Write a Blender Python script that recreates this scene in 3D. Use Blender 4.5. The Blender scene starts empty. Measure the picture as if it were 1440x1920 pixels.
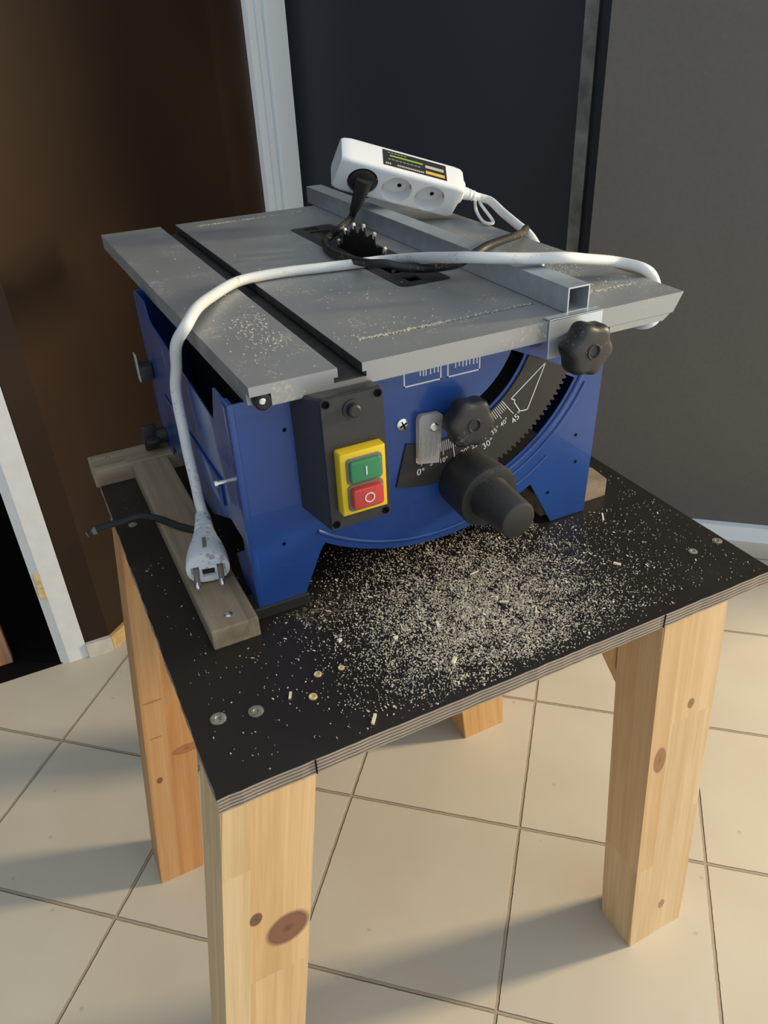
import bpy, bmesh, math, random
from mathutils import Vector, Matrix, Euler, noise as mnoise
random.seed(7)
sc = bpy.context.scene
COL = sc.collection

# ------------------------------------------------------------------ camera
cam_d = bpy.data.cameras.new('camera'); cam = bpy.data.objects.new('camera', cam_d); COL.objects.link(cam)
R = Matrix(((0.89472809, 0.26980505, -0.35590291), (-0.44449696, 0.46051013, -0.76834424), (-0.04340626, 0.84565694, 0.53195887)))
cam.matrix_world = Matrix.Translation((-0.02637543, -0.29940681, 0.82021505)) @ R.to_4x4()
cam_d.sensor_fit = 'VERTICAL'; cam_d.sensor_height = 36.0; cam_d.lens = 36.0 * 1448.93 / 1920.0
cam_d.clip_start = 0.01; cam_d.clip_end = 50
sc.camera = cam
# ------------------------------------------------------------------ light, exposure
sc.view_settings.view_transform = 'Standard'; sc.view_settings.look = 'None'
sc.view_settings.exposure = 0.0; sc.view_settings.gamma = 1.0; sc.view_settings.use_curve_mapping = False
w = bpy.data.worlds.new('world'); sc.world = w; w.use_nodes = True
nt = w.node_tree; nt.nodes.clear()
wo = nt.nodes.new('ShaderNodeOutputWorld'); bg = nt.nodes.new('ShaderNodeBackground')
tc = nt.nodes.new('ShaderNodeTexCoord'); dotn = nt.nodes.new('ShaderNodeVectorMath'); dotn.operation = 'DOT_PRODUCT'
dotn.inputs[1].default_value = (0.66, -0.46, 0.06)
cr = nt.nodes.new('ShaderNodeValToRGB')
cr.color_ramp.elements[0].position = 0.0; cr.color_ramp.elements[0].color = (0.08, 0.105, 0.14, 1)
cr.color_ramp.elements[1].position = 1.0; cr.color_ramp.elements[1].color = (0.90, 0.93, 0.93, 1)
e = cr.color_ramp.elements.new(0.55); e.color = (0.46, 0.53, 0.60, 1)
mr = nt.nodes.new('ShaderNodeMapRange'); mr.inputs[1].default_value = -0.8; mr.inputs[2].default_value = 0.8
nt.links.new(tc.outputs['Generated'], dotn.inputs[0]); nt.links.new(dotn.outputs['Value'], mr.inputs[0])
nt.links.new(mr.outputs[0], cr.inputs[0]); nt.links.new(cr.outputs[0], bg.inputs[0])
bg.inputs[1].default_value = 1.40
nt.links.new(bg.outputs[0], wo.inputs[0])

def area(name, loc, target, sx, sy, power, col):
    d = bpy.data.lights.new(name, 'AREA'); d.shape = 'RECTANGLE'; d.size = sx; d.size_y = sy; d.energy = power; d.color = col
    o = bpy.data.objects.new(name, d); COL.objects.link(o); o.location = loc
    o.rotation_euler = (Vector(target) - Vector(loc)).to_track_quat('-Z', 'Y').to_euler()
    return o
area('window_light', (2.35, -0.40, 1.10), (0.2, 0.05, 0.25), 0.20, 0.34, 64, (1.0, 0.80, 0.50))

# ------------------------------------------------------------------ materials
def new_mat(name):
    m = bpy.data.materials.new(name); m.use_nodes = True
    n = m.node_tree; b = n.nodes['Principled BSDF']
    return m, n, b
def N(n, t, **k):
    x = n.nodes.new(t)
    for a, v in k.items(): setattr(x, a, v)
    return x
def plain(name, col, rough=0.5, metal=0.0, coat=0.0, spec=0.5, trans=0.0, ior=1.45, var=0.0, vscale=40, bump=0.0):
    m, n, b = new_mat(name)
    b.inputs['Base Color'].default_value = (*col, 1); b.inputs['Roughness'].default_value = rough
    b.inputs['Metallic'].default_value = metal; b.inputs['Coat Weight'].default_value = coat
    b.inputs['Specular IOR Level'].default_value = spec; b.inputs['Transmission Weight'].default_value = trans
    b.inputs['IOR'].default_value = ior
    if var or bump:
        t = N(n, 'ShaderNodeTexCoord'); no = N(n, 'ShaderNodeTexNoise'); no.inputs['Scale'].default_value = vscale; no.inputs['Detail'].default_value = 5
        n.links.new(t.outputs['Object'], no.inputs['Vector'])
        if var:
            c = N(n, 'ShaderNodeValToRGB')
            c.color_ramp.elements[0].position = 0.3; c.color_ramp.elements[1].position = 0.7
            c.color_ramp.elements[0].color = (*[max(0, x * (1 - var)) for x in col], 1)
            c.color_ramp.elements[1].color = (*[min(1, x * (1 + var)) for x in col], 1)
            n.links.new(no.outputs[0], c.inputs[0]); n.links.new(c.outputs[0], b.inputs['Base Color'])
        if bump:
            bp = N(n, 'ShaderNodeBump'); bp.inputs['Strength'].default_value = bump; bp.inputs['Distance'].default_value = 0.001
            n.links.new(no.outputs[0], bp.inputs['Height']); n.links.new(bp.outputs[0], b.inputs['Normal'])
    return m
def dusty(name, col, rough, metal, dcol, thr, scale, stretch=(1, 1, 1), spec=0.5, coat=0.0, fine=900, amount=1.0):
    """surface with a film and specks of pale sawdust"""
    m, n, b = new_mat(name)
    t = N(n, 'ShaderNodeTexCoord'); mp = N(n, 'ShaderNodeMapping'); mp.inputs['Scale'].default_value = stretch
    n.links.new(t.outputs['Object'], mp.inputs[0])
    n1 = N(n, 'ShaderNodeTexNoise'); n1.inputs['Scale'].default_value = scale; n1.inputs['Detail'].default_value = 6
    n2 = N(n, 'ShaderNodeTexNoise'); n2.inputs['Scale'].default_value = fine; n2.inputs['Detail'].default_value = 2
    n.links.new(mp.outputs[0], n1.inputs['Vector']); n.links.new(mp.outputs[0], n2.inputs['Vector'])
    mu = N(n, 'ShaderNodeMath', operation='MULTIPLY'); n.links.new(n1.outputs[0], mu.inputs[0]); n.links.new(n2.outputs[0], mu.inputs[1])
    r = N(n, 'ShaderNodeMapRange'); r.inputs[1].default_value = thr; r.inputs[2].default_value = thr + 0.06; r.inputs[4].default_value = amount
    n.links.new(mu.outputs[0], r.inputs[0])
    mx = N(n, 'ShaderNodeMix', data_type='RGBA'); mx.inputs['A'].default_value = (*col, 1); mx.inputs['B'].default_value = (*dcol, 1)
    n.links.new(r.outputs[0], mx.inputs['Factor']); n.links.new(mx.outputs['Result'], b.inputs['Base Color'])
    mm = N(n, 'ShaderNodeMath', operation='MULTIPLY_ADD'); mm.inputs[1].default_value = -metal; mm.inputs[2].default_value = metal
    n.links.new(r.outputs[0], mm.inputs[0]); n.links.new(mm.outputs[0], b.inputs['Metallic'])
    rr = N(n, 'ShaderNodeMath', operation='MULTIPLY_ADD'); rr.inputs[1].default_value = 0.25; rr.inputs[2].default_value = rough - 0.1
    n.links.new(n1.outputs[0], rr.inputs[0]); n.links.new(rr.outputs[0], b.inputs['Roughness'])
    b.inputs['Specular IOR Level'].default_value = spec; b.inputs['Coat Weight'].default_value = coat; b.inputs['Coat Roughness'].default_value = 0.15
    return m
def wood(name, light, dark, axis='z', knots=(), lam=0.0, lamw=0.03, lamo=0.0, lams=0.37, lamh=0.22, attr=True, fine=1.0, off=0.0, rough=0.55):
    """pine: grain along an axis, laminated staves, knots [(centre, rx, rz, colour)]"""
    m, n, b = new_mat(name)
    if attr:
        a = N(n, 'ShaderNodeAttribute'); a.attribute_name = 'grain'; src = a.outputs['Vector']
    else:
        a = N(n, 'ShaderNodeTexCoord'); src = a.outputs['Object']
    st = {'x': (2.5, 90, 90), 'y': (90, 2.5, 90), 'z': (90, 90, 2.5)}[axis]
    sep = N(n, 'ShaderNodeSeparateXYZ'); n.links.new(src, sep.inputs[0])
    # stave cells
    f0 = N(n, 'ShaderNodeMath', operation='ADD'); f0.inputs[1].default_value = lamo; n.links.new(sep.outputs[0], f0.inputs[0])
    f1 = N(n, 'ShaderNodeMath', operation='DIVIDE'); f1.inputs[1].default_value = lamw; n.links.new(f0.outputs[0], f1.inputs[0])
    f1a = N(n, 'ShaderNodeMath', operation='FLOOR'); n.links.new(f1.outputs[0], f1a.inputs[0])
    sh = N(n, 'ShaderNodeMath', operation='MULTIPLY_ADD'); sh.inputs[1].default_value = lams; n.links.new(f1a.outputs[0], sh.inputs[0])
    f2 = N(n, 'ShaderNodeMath', operation='DIVIDE'); f2.inputs[1].default_value = lamh; n.links.new(sep.outputs[2], f2.inputs[0])
    n.links.new(f2.outputs[0], sh.inputs[2])
    f2a = N(n, 'ShaderNodeMath', operation='FLOOR'); n.links.new(sh.outputs[0], f2a.inputs[0])
    cb = N(n, 'ShaderNodeCombineXYZ'); n.links.new(f1a.outputs[0], cb.inputs[0]); n.links.new(f2a.outputs[0], cb.inputs[1]); cb.inputs[2].default_value = off
    wn = N(n, 'ShaderNodeTexWhiteNoise'); wn.noise_dimensions = '3D'; n.links.new(cb.outputs[0], wn.inputs['Vector'])
    # grain
    mp = N(n, 'ShaderNodeMapping'); mp.inputs['Scale'].default_value = st; n.links.new(src, mp.inputs[0])
    ad = N(n, 'ShaderNodeVectorMath', operation='MULTIPLY_ADD'); ad.inputs[1].default_value = (7, 7, 7)
    n.links.new(wn.outputs['Color'], ad.inputs[0]); n.links.new(mp.outputs[0], ad.inputs[2])
    no = N(n, 'ShaderNodeTexNoise'); no.inputs['Scale'].default_value = 1.0; no.inputs['Detail'].default_value = 4; no.inputs['Distortion'].default_value = 0.6
    n.links.new(ad.outputs[0], no.inputs['Vector'])
    nf = N(n, 'ShaderNodeTexNoise'); nf.inputs['Scale'].default_value = 6.0; nf.inputs['Detail'].default_value = 3
    n.links.new(ad.outputs[0], nf.inputs['Vector'])
    mixn = N(n, 'ShaderNodeMath', operation='MULTIPLY_ADD'); mixn.inputs[1].default_value = 0.35 * fine
    n.links.new(nf.outputs[0], mixn.inputs[0]); n.links.new(no.outputs[0], mixn.inputs[2])
    c = N(n, 'ShaderNodeValToRGB'); c.color_ramp.elements[0].position = 0.50; c.color_ramp.elements[1].position = 0.86
    c.color_ramp.elements[0].color = (*light, 1); c.color_ramp.elements[1].color = (*dark, 1)
    n.links.new(mixn.outputs[0], c.inputs[0]); out = c.outputs[0]
    if lam:
        mx = N(n, 'ShaderNodeMix', data_type='RGBA', blend_type='MULTIPLY'); mx.inputs['Factor'].default_value = 1.0
        lr = N(n, 'ShaderNodeValToRGB')
        lr.color_ramp.elements[0].color = (1, 1 - lam * 0.55, 1 - lam, 1); lr.color_ramp.elements[1].color = (1, 1, 1, 1)
        n.links.new(wn.outputs['Value'], lr.inputs[0]); n.links.new(out, mx.inputs['A']); n.links.new(lr.outputs[0], mx.inputs['B']); out = mx.outputs['Result']
    for (cx, cz, rx, rz, kc) in knots:
        s1 = N(n, 'ShaderNodeMath', operation='SUBTRACT'); s1.inputs[1].default_value = cx; n.links.new(sep.outputs[0], s1.inputs[0])
        s2 = N(n, 'ShaderNodeMath', operation='SUBTRACT'); s2.inputs[1].default_value = cz; n.links.new(sep.outputs[2], s2.inputs[0])
        cc = N(n, 'ShaderNodeCombineXYZ'); 
        d1 = N(n, 'ShaderNodeMath', operation='DIVIDE'); d1.inputs[1].default_value = rx; n.links.new(s1.outputs[0], d1.inputs[0])
        d2 = N(n, 'ShaderNodeMath', operation='DIVIDE'); d2.inputs[1].default_value = rz; n.links.new(s2.outputs[0], d2.inputs[0])
        n.links.new(d1.outputs[0], cc.inputs[0]); n.links.new(d2.outputs[0], cc.inputs[1])
        ln = N(n, 'ShaderNodeVectorMath', operation='LENGTH'); n.links.new(cc.outputs[0], ln.inputs[0])
        ramp = N(n, 'ShaderNodeValToRGB'); ramp.color_ramp.interpolation = 'LINEAR'
        ramp.color_ramp.elements[0].position = 0.40; ramp.color_ramp.elements[0].color = (1, 1, 1, 1)
        ramp.color_ramp.elements[1].position = 0.52; ramp.color_ramp.elements[1].color = (0, 0, 0, 1)
        hl = N(n, 'ShaderNodeMath', operation='MULTIPLY'); hl.inputs[1].default_value = 0.45; n.links.new(ln.outputs['Value'], hl.inputs[0])
        n.links.new(hl.outputs[0], ramp.inputs[0])
        kc2 = tuple(x * 0.55 for x in kc)
        kr = N(n, 'ShaderNodeValToRGB'); kr.color_ramp.elements[0].color = (*kc2, 1); kr.color_ramp.elements[1].color = (*kc2, 1)
        e1 = kr.color_ramp.elements.new(0.15); e1.color = (*kc, 1); e2 = kr.color_ramp.elements.new(0.37); e2.color = (*kc, 1); kr.color_ramp.elements[-1].position = 0.45
        n.links.new(hl.outputs[0], kr.inputs[0])
        mk = N(n, 'ShaderNodeMix', data_type='RGBA'); n.links.new(ramp.outputs[0], mk.inputs['Factor']); n.links.new(out, mk.inputs['A']); n.links.new(kr.outputs[0], mk.inputs['B'])
        out = mk.outputs['Result']
    n.links.new(out, b.inputs['Base Color']); b.inputs['Roughness'].default_value = rough; b.inputs['Specular IOR Level'].default_value = 0.3
    return m

def floor_mat():
    m, n, b = new_mat('cream_floor_tile')
    t = N(n, 'ShaderNodeTexCoord'); mp = N(n, 'ShaderNodeMapping')
    mp.inputs['Rotation'].default_value = (0, 0, 0.7134317930341246)
    mp.inputs['Location'].default_value = (2.27153 * 0.21 + 2.1, -2.67674 * 0.21 + 2.1, 0)
    n.links.new(t.outputs['Object'], mp.inputs[0])
    nz = N(n, 'ShaderNodeTexNoise'); nz.inputs['Scale'].default_value = 120; n.links.new(mp.outputs[0], nz.inputs['Vector'])
    wob = N(n, 'ShaderNodeVectorMath', operation='MULTIPLY_ADD'); wob.inputs[1].default_value = (0.0012, 0.0012, 0); n.links.new(nz.outputs['Color'], wob.inputs[0]); n.links.new(mp.outputs[0], wob.inputs[2])
    sub = N(n, 'ShaderNodeVectorMath', operation='SUBTRACT'); sub.inputs[1].default_value = (0.0006, 0.0006, 0); n.links.new(wob.outputs[0], sub.inputs[0])
    br = N(n, 'ShaderNodeTexBrick'); br.offset = 0; br.squash = 1
    br.inputs['Scale'].default_value = 1; br.inputs['Brick Width'].default_value = 0.21; br.inputs['Row Height'].default_value = 0.21
    br.inputs['Mortar Size'].default_value = 0.0023; br.inputs['Mortar Smooth'].default_value = 0.5
    br.inputs['Color1'].default_value = (0.60, 0.55, 0.455, 1); br.inputs['Color2'].default_value = (0.57, 0.525, 0.44, 1); br.inputs['Mortar'].default_value = (0.40, 0.33, 0.245, 1)
    # move so the joints lie on multiples of the tile size
    n.links.new(sub.outputs[0], br.inputs['Vector'])
    no = N(n, 'ShaderNodeTexNoise'); no.inputs['Scale'].default_value = 9; no.inputs['Detail'].default_value = 8; n.links.new(mp.outputs[0], no.inputs['Vector'])
    c = N(n, 'ShaderNodeValToRGB'); c.color_ramp.elements[0].position = 0.3; c.color_ramp.elements[1].position = 0.7
    c.color_ramp.elements[0].color = (0.93, 0.91, 0.88, 1); c.color_ramp.elements[1].color = (1, 1, 1, 1); n.links.new(no.outputs[0], c.inputs[0])
    mx = N(n, 'ShaderNodeMix', data_type='RGBA', blend_type='MULTIPLY'); mx.inputs['Factor'].default_value = 1
    n.links.new(br.outputs['Color'], mx.inputs['A']); n.links.new(c.outputs[0], mx.inputs['B'])
    # small dark pits
    vo = N(n, 'ShaderNodeTexVoronoi'); vo.inputs['Scale'].default_value = 22; n.links.new(mp.outputs[0], vo.inputs['Vector'])
    pr = N(n, 'ShaderNodeMapRange'); pr.inputs[1].default_value = 0.045; pr.inputs[2].default_value = 0.06; pr.inputs[3].default_value = 0.30; pr.inputs[4].default_value = 0; n.links.new(vo.outputs['Distance'], pr.inputs[0])
    mx2 = N(n, 'ShaderNodeMix', data_type='RGBA'); n.links.new(pr.outputs[0], mx2.inputs['Factor']); n.links.new(mx.outputs['Result'], mx2.inputs['A']); mx2.inputs['B'].default_value = (0.25, 0.19, 0.13, 1)
    n.links.new(mx2.outputs['Result'], b.inputs['Base Color'])
    b.inputs['Roughness'].default_value = 0.55; b.inputs['Specular IOR Level'].default_value = 0.35
    hh = N(n, 'ShaderNodeMath', operation='MULTIPLY_ADD'); hh.inputs[1].default_value = -1.0; n.links.new(br.outputs['Fac'], hh.inputs[0])
    n3 = N(n, 'ShaderNodeMath', operation='MULTIPLY'); n3.inputs[1].default_value = 0.06; n.links.new(no.outputs[0], n3.inputs[0]); n.links.new(n3.outputs[0], hh.inputs[2])
    bp = N(n, 'ShaderNodeBump'); bp.inputs['Strength'].default_value = 1.0; bp.inputs['Distance'].default_value = 0.003
    n.links.new(hh.outputs[0], bp.inputs['Height']); n.links.new(bp.outputs[0], b.inputs['Normal'])
    return m

def ply_edge():
    m, n, b = new_mat('plywood_edge_layers')
    t = N(n, 'ShaderNodeTexCoord'); sep = N(n, 'ShaderNodeSeparateXYZ'); n.links.new(t.outputs['Object'], sep.inputs[0])
    no = N(n, 'ShaderNodeTexNoise'); no.inputs['Scale'].default_value = 60; n.links.new(t.outputs['Object'], no.inputs['Vector'])
    ad = N(n, 'ShaderNodeMath', operation='MULTIPLY_ADD'); ad.inputs[1].default_value = 0.0006; n.links.new(no.outputs[0], ad.inputs[0]); n.links.new(sep.outputs[2], ad.inputs[2])
    sn = N(n, 'ShaderNodeMath', operation='MULTIPLY'); sn.inputs[1].default_value = 2 * math.pi / 0.0027; n.links.new(ad.outputs[0], sn.inputs[0])
    s2 = N(n, 'ShaderNodeMath', operation='SINE'); n.links.new(sn.outputs[0], s2.inputs[0])
    c = N(n, 'ShaderNodeValToRGB'); c.color_ramp.elements[0].position = 0.15; c.color_ramp.elements[1].position = 0.75
    c.color_ramp.elements[0].color = (0.13, 0.10, 0.075, 1); c.color_ramp.elements[1].color = (0.40, 0.345, 0.275, 1)
    r = N(n, 'ShaderNodeMapRange'); r.inputs[1].default_value = -1; n.links.new(s2.outputs[0], r.inputs[0]); n.links.new(r.outputs[0], c.inputs[0])
    n2 = N(n, 'ShaderNodeTexNoise'); n2.inputs['Scale'].default_value = 25; n.links.new(t.outputs['Object'], n2.inputs['Vector'])
    c2 = N(n, 'ShaderNodeValToRGB'); c2.color_ramp.elements[0].color = (0.62, 0.62, 0.64, 1); c2.color_ramp.elements[1].color = (1.15, 1.1, 1.05, 1); n.links.new(n2.outputs[0], c2.inputs[0])
    mx = N(n, 'ShaderNodeMix', data_type='RGBA', blend_type='MULTIPLY'); mx.inputs['Factor'].default_value = 1; n.links.new(c.outputs[0], mx.inputs['A']); n.links.new(c2.outputs[0], mx.inputs['B'])
    n.links.new(mx.outputs['Result'], b.inputs['Base Color']); b.inputs['Roughness'].default_value = 0.8
    return m

M = {}
M['floor'] = floor_mat()
M['brown'] = plain('brown_wall_laminate', (0.031, 0.0155, 0.0068), rough=0.42, spec=0.35, var=0.35, vscale=3)
M['black_panel'] = plain('black_panel_laminate', (0.024, 0.030, 0.039), rough=0.42, spec=0.4)
M['grey_panel'] = plain('brown_grey_panel_laminate', (0.120, 0.112, 0.103), rough=0.5, spec=0.35, var=0.05, vscale=150)
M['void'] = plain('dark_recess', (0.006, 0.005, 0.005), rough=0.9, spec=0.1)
M['white_paint'] = plain('white_painted_wood', (0.74, 0.76, 0.76), rough=0.5, var=0.04, vscale=60)
M['white_pvc'] = plain('white_pvc_profile', (0.82, 0.88, 0.92), rough=0.4)
M['zinc_strip'] = plain('mottled_grey_strip', (0.21, 0.22, 0.205), rough=0.45, metal=0.35, var=0.45, vscale=28)
M['blue'] = plain('blue_painted_steel', (0.014, 0.058, 0.235), rough=0.30, coat=0.35, var=0.06, vscale=30)
M['alu'] = dusty('cast_aluminium_table', (0.33, 0.335, 0.335), 0.40, 0.40, (0.50, 0.43, 0.31), 0.345, 26, (1, 1, 1), fine=420, amount=0.75)
M['alu_fence'] = plain('extruded_aluminium', (0.52, 0.57, 0.61), rough=0.38, metal=0.65, var=0.08, vscale=90)
M['zinc'] = plain('bright_zinc_plate', (0.62, 0.66, 0.70), rough=0.35, metal=0.6)
M['steel'] = plain('shiny_steel', (0.72, 0.72, 0.70), rough=0.25, metal=0.95)
M['old_steel'] = plain('dull_screw_steel', (0.30, 0.29, 0.24), rough=0.5, metal=0.6, var=0.4, vscale=300)
M['carbide'] = plain('pale_carbide_tip', (0.75, 0.70, 0.60), rough=0.4, metal=0.5)
M['black_plastic'] = dusty('black_plastic', (0.018, 0.018, 0.018), 0.45, 0.0, (0.20, 0.15, 0.10), 0.36, 30, fine=500, amount=0.45)
M['box_plastic'] = plain('charcoal_box_plastic', (0.030, 0.030, 0.030), rough=0.42, var=0.1, vscale=200)
M['scale_black'] = plain('black_scale_plate', (0.026, 0.023, 0.020), rough=0.45, var=0.3, vscale=20)
M['rubber'] = plain('black_rubber', (0.014, 0.014, 0.014), rough=0.65)
M['cord_black'] = dusty('dusty_black_cable', (0.014, 0.014, 0.014), 0.5, 0.0, (0.16, 0.12, 0.075), 0.30, 14, fine=300, amount=0.7)
M['blade'] = plain('dark_blade_steel', (0.03, 0.028, 0.026), rough=0.5, metal=0.6, var=0.3, vscale=60)
M['yellow'] = plain('yellow_plastic', (0.72, 0.50, 0.015), rough=0.4)
M['green'] = plain('green_button', (0.03, 0.21, 0.085), rough=0.4)
M['red'] = plain('red_button', (0.50, 0.045, 0.04), rough=0.4)
M['smoke'] = plain('dusty_grey_bezel', (0.16, 0.14, 0.11), rough=0.6)
M['print_white'] = plain('white_print', (0.62, 0.63, 0.65), rough=0.6)
M['clear'] = dusty('dusty_clear_acrylic', (0.80, 0.77, 0.72), 0.22, 0.0, (0.75, 0.68, 0.58), 0.30, 60, (4, 1, 0.4), fine=200)
M['clear'].node_tree.nodes['Principled BSDF'].inputs['Transmission Weight'].default_value = 0.72
M['white_plastic'] = plain('white_plastic', (0.74, 0.76, 0.78), rough=0.35)
M['cord_white'] = dusty('white_cable_sheath', (0.70, 0.71, 0.70), 0.5, 0.0, (0.42, 0.38, 0.32), 0.335, 30, fine=350, amount=0.55)
M['plug_white'] = dusty('dusty_white_plug', (0.66, 0.69, 0.71), 0.5, 0.0, (0.25, 0.23, 0.21), 0.31, 60, fine=260, amount=0.7)
M['phenolic'] = dusty('black_film_faced_top', (0.0155, 0.0120, 0.0095), 0.34, 0.0, (0.26, 0.22, 0.16), 0.40, 14, fine=600, amount=0.5, spec=0.5)
M['ply_edge'] = ply_edge()
M['batten'] = wood('grey_tan_batten_wood', (0.31, 0.245, 0.165), (0.21, 0.155, 0.095), 'y', attr=False, rough=0.7)
M['batten_x'] = wood('grey_tan_cross_batten_wood', (0.33, 0.265, 0.18), (0.22, 0.165, 0.105), 'x', attr=False, rough=0.7)
M['sawdust'] = plain('pale_sawdust', (0.60, 0.55, 0.45), rough=0.9, var=0.25, vscale=220)
M['chip'] = plain('pale_wood_chip', (0.74, 0.66, 0.50), rough=0.85, var=0.15, vscale=150)
M['raw_wood'] = plain('raw_splintered_wood', (0.62, 0.47, 0.24), rough=0.8, var=0.3, vscale=120)
M['sticker'] = plain('black_sticker', (0.018, 0.018, 0.016), rough=0.45)
M['stk_green'] = plain('green_print', (0.22, 0.42, 0.05), rough=0.6)
M['stk_yellow'] = plain('yellow_print', (0.62, 0.42, 0.06), rough=0.6)
M['stk_grey'] = plain('grey_print', (0.42, 0.42, 0.38), rough=0.6)
M['copper'] = plain('copper_contact', (0.55, 0.28, 0.10), rough=0.35, metal=0.9)
M['slot_shade_dirt'] = plain('shaded_dirty_slot', (0.035, 0.034, 0.033), rough=0.7, var=0.3, vscale=120)  # dark tone holds dirt and the shade inside the slot
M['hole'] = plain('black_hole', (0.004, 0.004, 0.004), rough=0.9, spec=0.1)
KN = (0.25, 0.115, 0.068)
M['leg_fl'] = wood('pale_pine_big_knot', (0.78, 0.64, 0.40), (0.62, 0.46, 0.24), 'z', [(0.0449, 0.308, 0.0145, 0.0150, KN), (0.0222, 0.333, 0.0042, 0.006, (0.2, 0.1, 0.05))], lam=0.38, lamw=0.0415, lamo=0.0230, lams=0.312, lamh=0.384, off=3.0)
M['leg_fr'] = wood('pale_pine_small_knots', (0.74, 0.58, 0.36), (0.60, 0.43, 0.235), 'z', [(0.3425, 0.290, 0.0062, 0.0150, (0.36, 0.18, 0.09)), (0.3698, 0.345, 0.0034, 0.0055, (0.30, 0.18, 0.09)), (0.369, 0.051, 0.004, 0.007, (0.40, 0.27, 0.14))], lam=0.22, lamw=0.042, lamo=-0.350 + 0.42, lams=0.4, lamh=0.33, off=1.0)
M['leg_bl'] = wood('orange_pine', (0.60, 0.36, 0.165), (0.47, 0.24, 0.095), 'z', [(0.0420, 0.186, 0.0140, 0.0055, (0.40, 0.17, 0.08)), (0.0115, 0.156, 0.003, 0.004, (0.22, 0.1, 0.05)), (0.012, 0.262, 0.009, 0.0014, (0.42, 0.21, 0.085)), (0.012, 0.215, 0.006, 0.0012, (0.42, 0.21, 0.085))], lam=0.25, lamw=0.0315, lamo=0.0079, lamh=0.4, off=5.0)
M['leg_br'] = wood('orange_pine_plain', (0.64, 0.42, 0.20), (0.52, 0.30, 0.12), 'z', lam=0.2, lamw=0.03, off=2.0)
M['plank'] = wood('pink_brown_plank', (0.48, 0.28, 0.17), (0.36, 0.18, 0.10), 'z', attr=False)
M['base_wood'] = wood('yellow_pine_baseboard', (0.68, 0.50, 0.24), (0.5, 0.33, 0.13), 'x', attr=False)
M['base_white'] = plain('whitewashed_baseboard', (0.60, 0.57, 0.50), rough=0.6, var=0.1, vscale=60)

# ------------------------------------------------------------------ mesh helpers
def link(name, me, mat, parent=None, smooth=False):
    o = bpy.data.objects.new(name, me); COL.objects.link(o)
    if mat is not None:
        mats = mat if isinstance(mat, (list, tuple)) else [mat]
        for m in mats: me.materials.append(M[m] if isinstance(m, str) else m)
    if smooth:
        me.polygons.foreach_set('use_smooth', [True] * len(me.polygons))
        try: me.set_sharp_from_angle(angle=math.radians(35))
        except Exception: pass
    if parent is not None:
        o.parent = parent
        o.matrix_parent_inverse = Matrix.Identity(4)
        pm = parent_world(parent); o.matrix_basis = pm.inverted()
    return o
def parent_world(o):
    m = o.matrix_basis.copy()
    return parent_world(o.parent) @ m if o.parent else m
def obj(name, bm, mat, parent=None, smooth=True):
    bmesh.ops.recalc_face_normals(bm, faces=bm.faces[:])
    me = bpy.data.meshes.new(name); bm.to_mesh(me); bm.free()
    return link(name, me, mat, parent, smooth)
def empty(name, loc=(0, 0, 0)):
    o = bpy.data.objects.new(name, None); o.empty_display_size = 0.05; COL.objects.link(o); o.location = loc
    return o
def tag(o, label, cat, group=None, kind=None):
    o['label'] = label; o['category'] = cat
    if group: o['group'] = group
    if kind: o['kind'] = kind
    return o
def structure(o, label=None):
    o['kind'] = 'structure'
    if label: o['label'] = label
    return o
def add_box(bm, lo, hi, bev=0.0, seg=2, mi=0):
    vs = [bm.verts.new((x, y, z)) for x in (lo[0], hi[0]) for y in (lo[1], hi[1]) for z in (lo[2], hi[2])]
    F = [(0, 1, 3, 2), (4, 6, 7, 5), (0, 4, 5, 1), (2, 3, 7, 6), (0, 2, 6, 4), (1, 5, 7, 3)]
    fs = [bm.faces.new([vs[i] for i in f]) for f in F]
    for f in fs: f.material_index = mi
    if bev: bmesh.ops.bevel(bm, geom=list({e for f in fs for e in f.edges}), offset=bev, segments=seg, affect='EDGES', profile=0.6)
    return vs
def box(lo, hi, bev=0.0, seg=2):
    bm = bmesh.new(); add_box(bm, lo, hi, bev, seg); return bm
def add_hexa(bm, low, top):
    a = [bm.verts.new(p) for p in low]; b = [bm.verts.new(p) for p in top]; n = len(a)
    bm.faces.new(a[::-1]); bm.faces.new(b)
    for i in range(n): bm.faces.new([a[i], a[(i + 1) % n], b[(i + 1) % n], b[i]])
    return a + b
def prism(poly, z0, z1):
    bm = bmesh.new(); add_hexa(bm, [(x, y, z0) for x, y in poly], [(x, y, z1) for x, y in poly]); return bm
def frame(d, up=(0, 0, 1)):
    d = Vector(d).normalized(); u = Vector(up)
    if abs(d.dot(u)) > 0.97: u = Vector((1, 0, 0))
    x = u.cross(d).normalized(); y = d.cross(x).normalized()
    return x, y, d
def add_lathe(bm, base, d, prof, n=32, sx=1.0, sy=1.0, up=(0, 0, 1), caps=True, mi=0, lobes=0, lobe=0.0, lobemin=0.0):
    """prof = [(distance along d, radius)]"""
    x, y, d = frame(d, up); base = Vector(base); rings = []
    for (h, r) in prof:
        rings.append([bm.verts.new(base + d * h + x * (math.cos(2 * math.pi * k / n) * r * sx * (1 + lobe * (r > lobemin) * math.cos(lobes * 2 * math.pi * k / n))) +
                                   y * (math.sin(2 * math.pi * k / n) * r * sy * (1 + lobe * (r > lobemin) * math.cos(lobes * 2 * math.pi * k / n)))) for k in range(n)])
    for a, b in zip(rings, rings[1:]):
        for k in range(n):
            f = bm.faces.new([a[k], a[(k + 1) % n], b[(k + 1) % n], b[k]]); f.material_index = mi
    if caps:
        bm.faces.new(rings[0][::-1]).material_index = mi; bm.faces.new(rings[-1]).material_index = mi
def lathe(*a, **k):
    bm = bmesh.new(); add_lathe(bm, *a, **k); return bm
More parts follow.
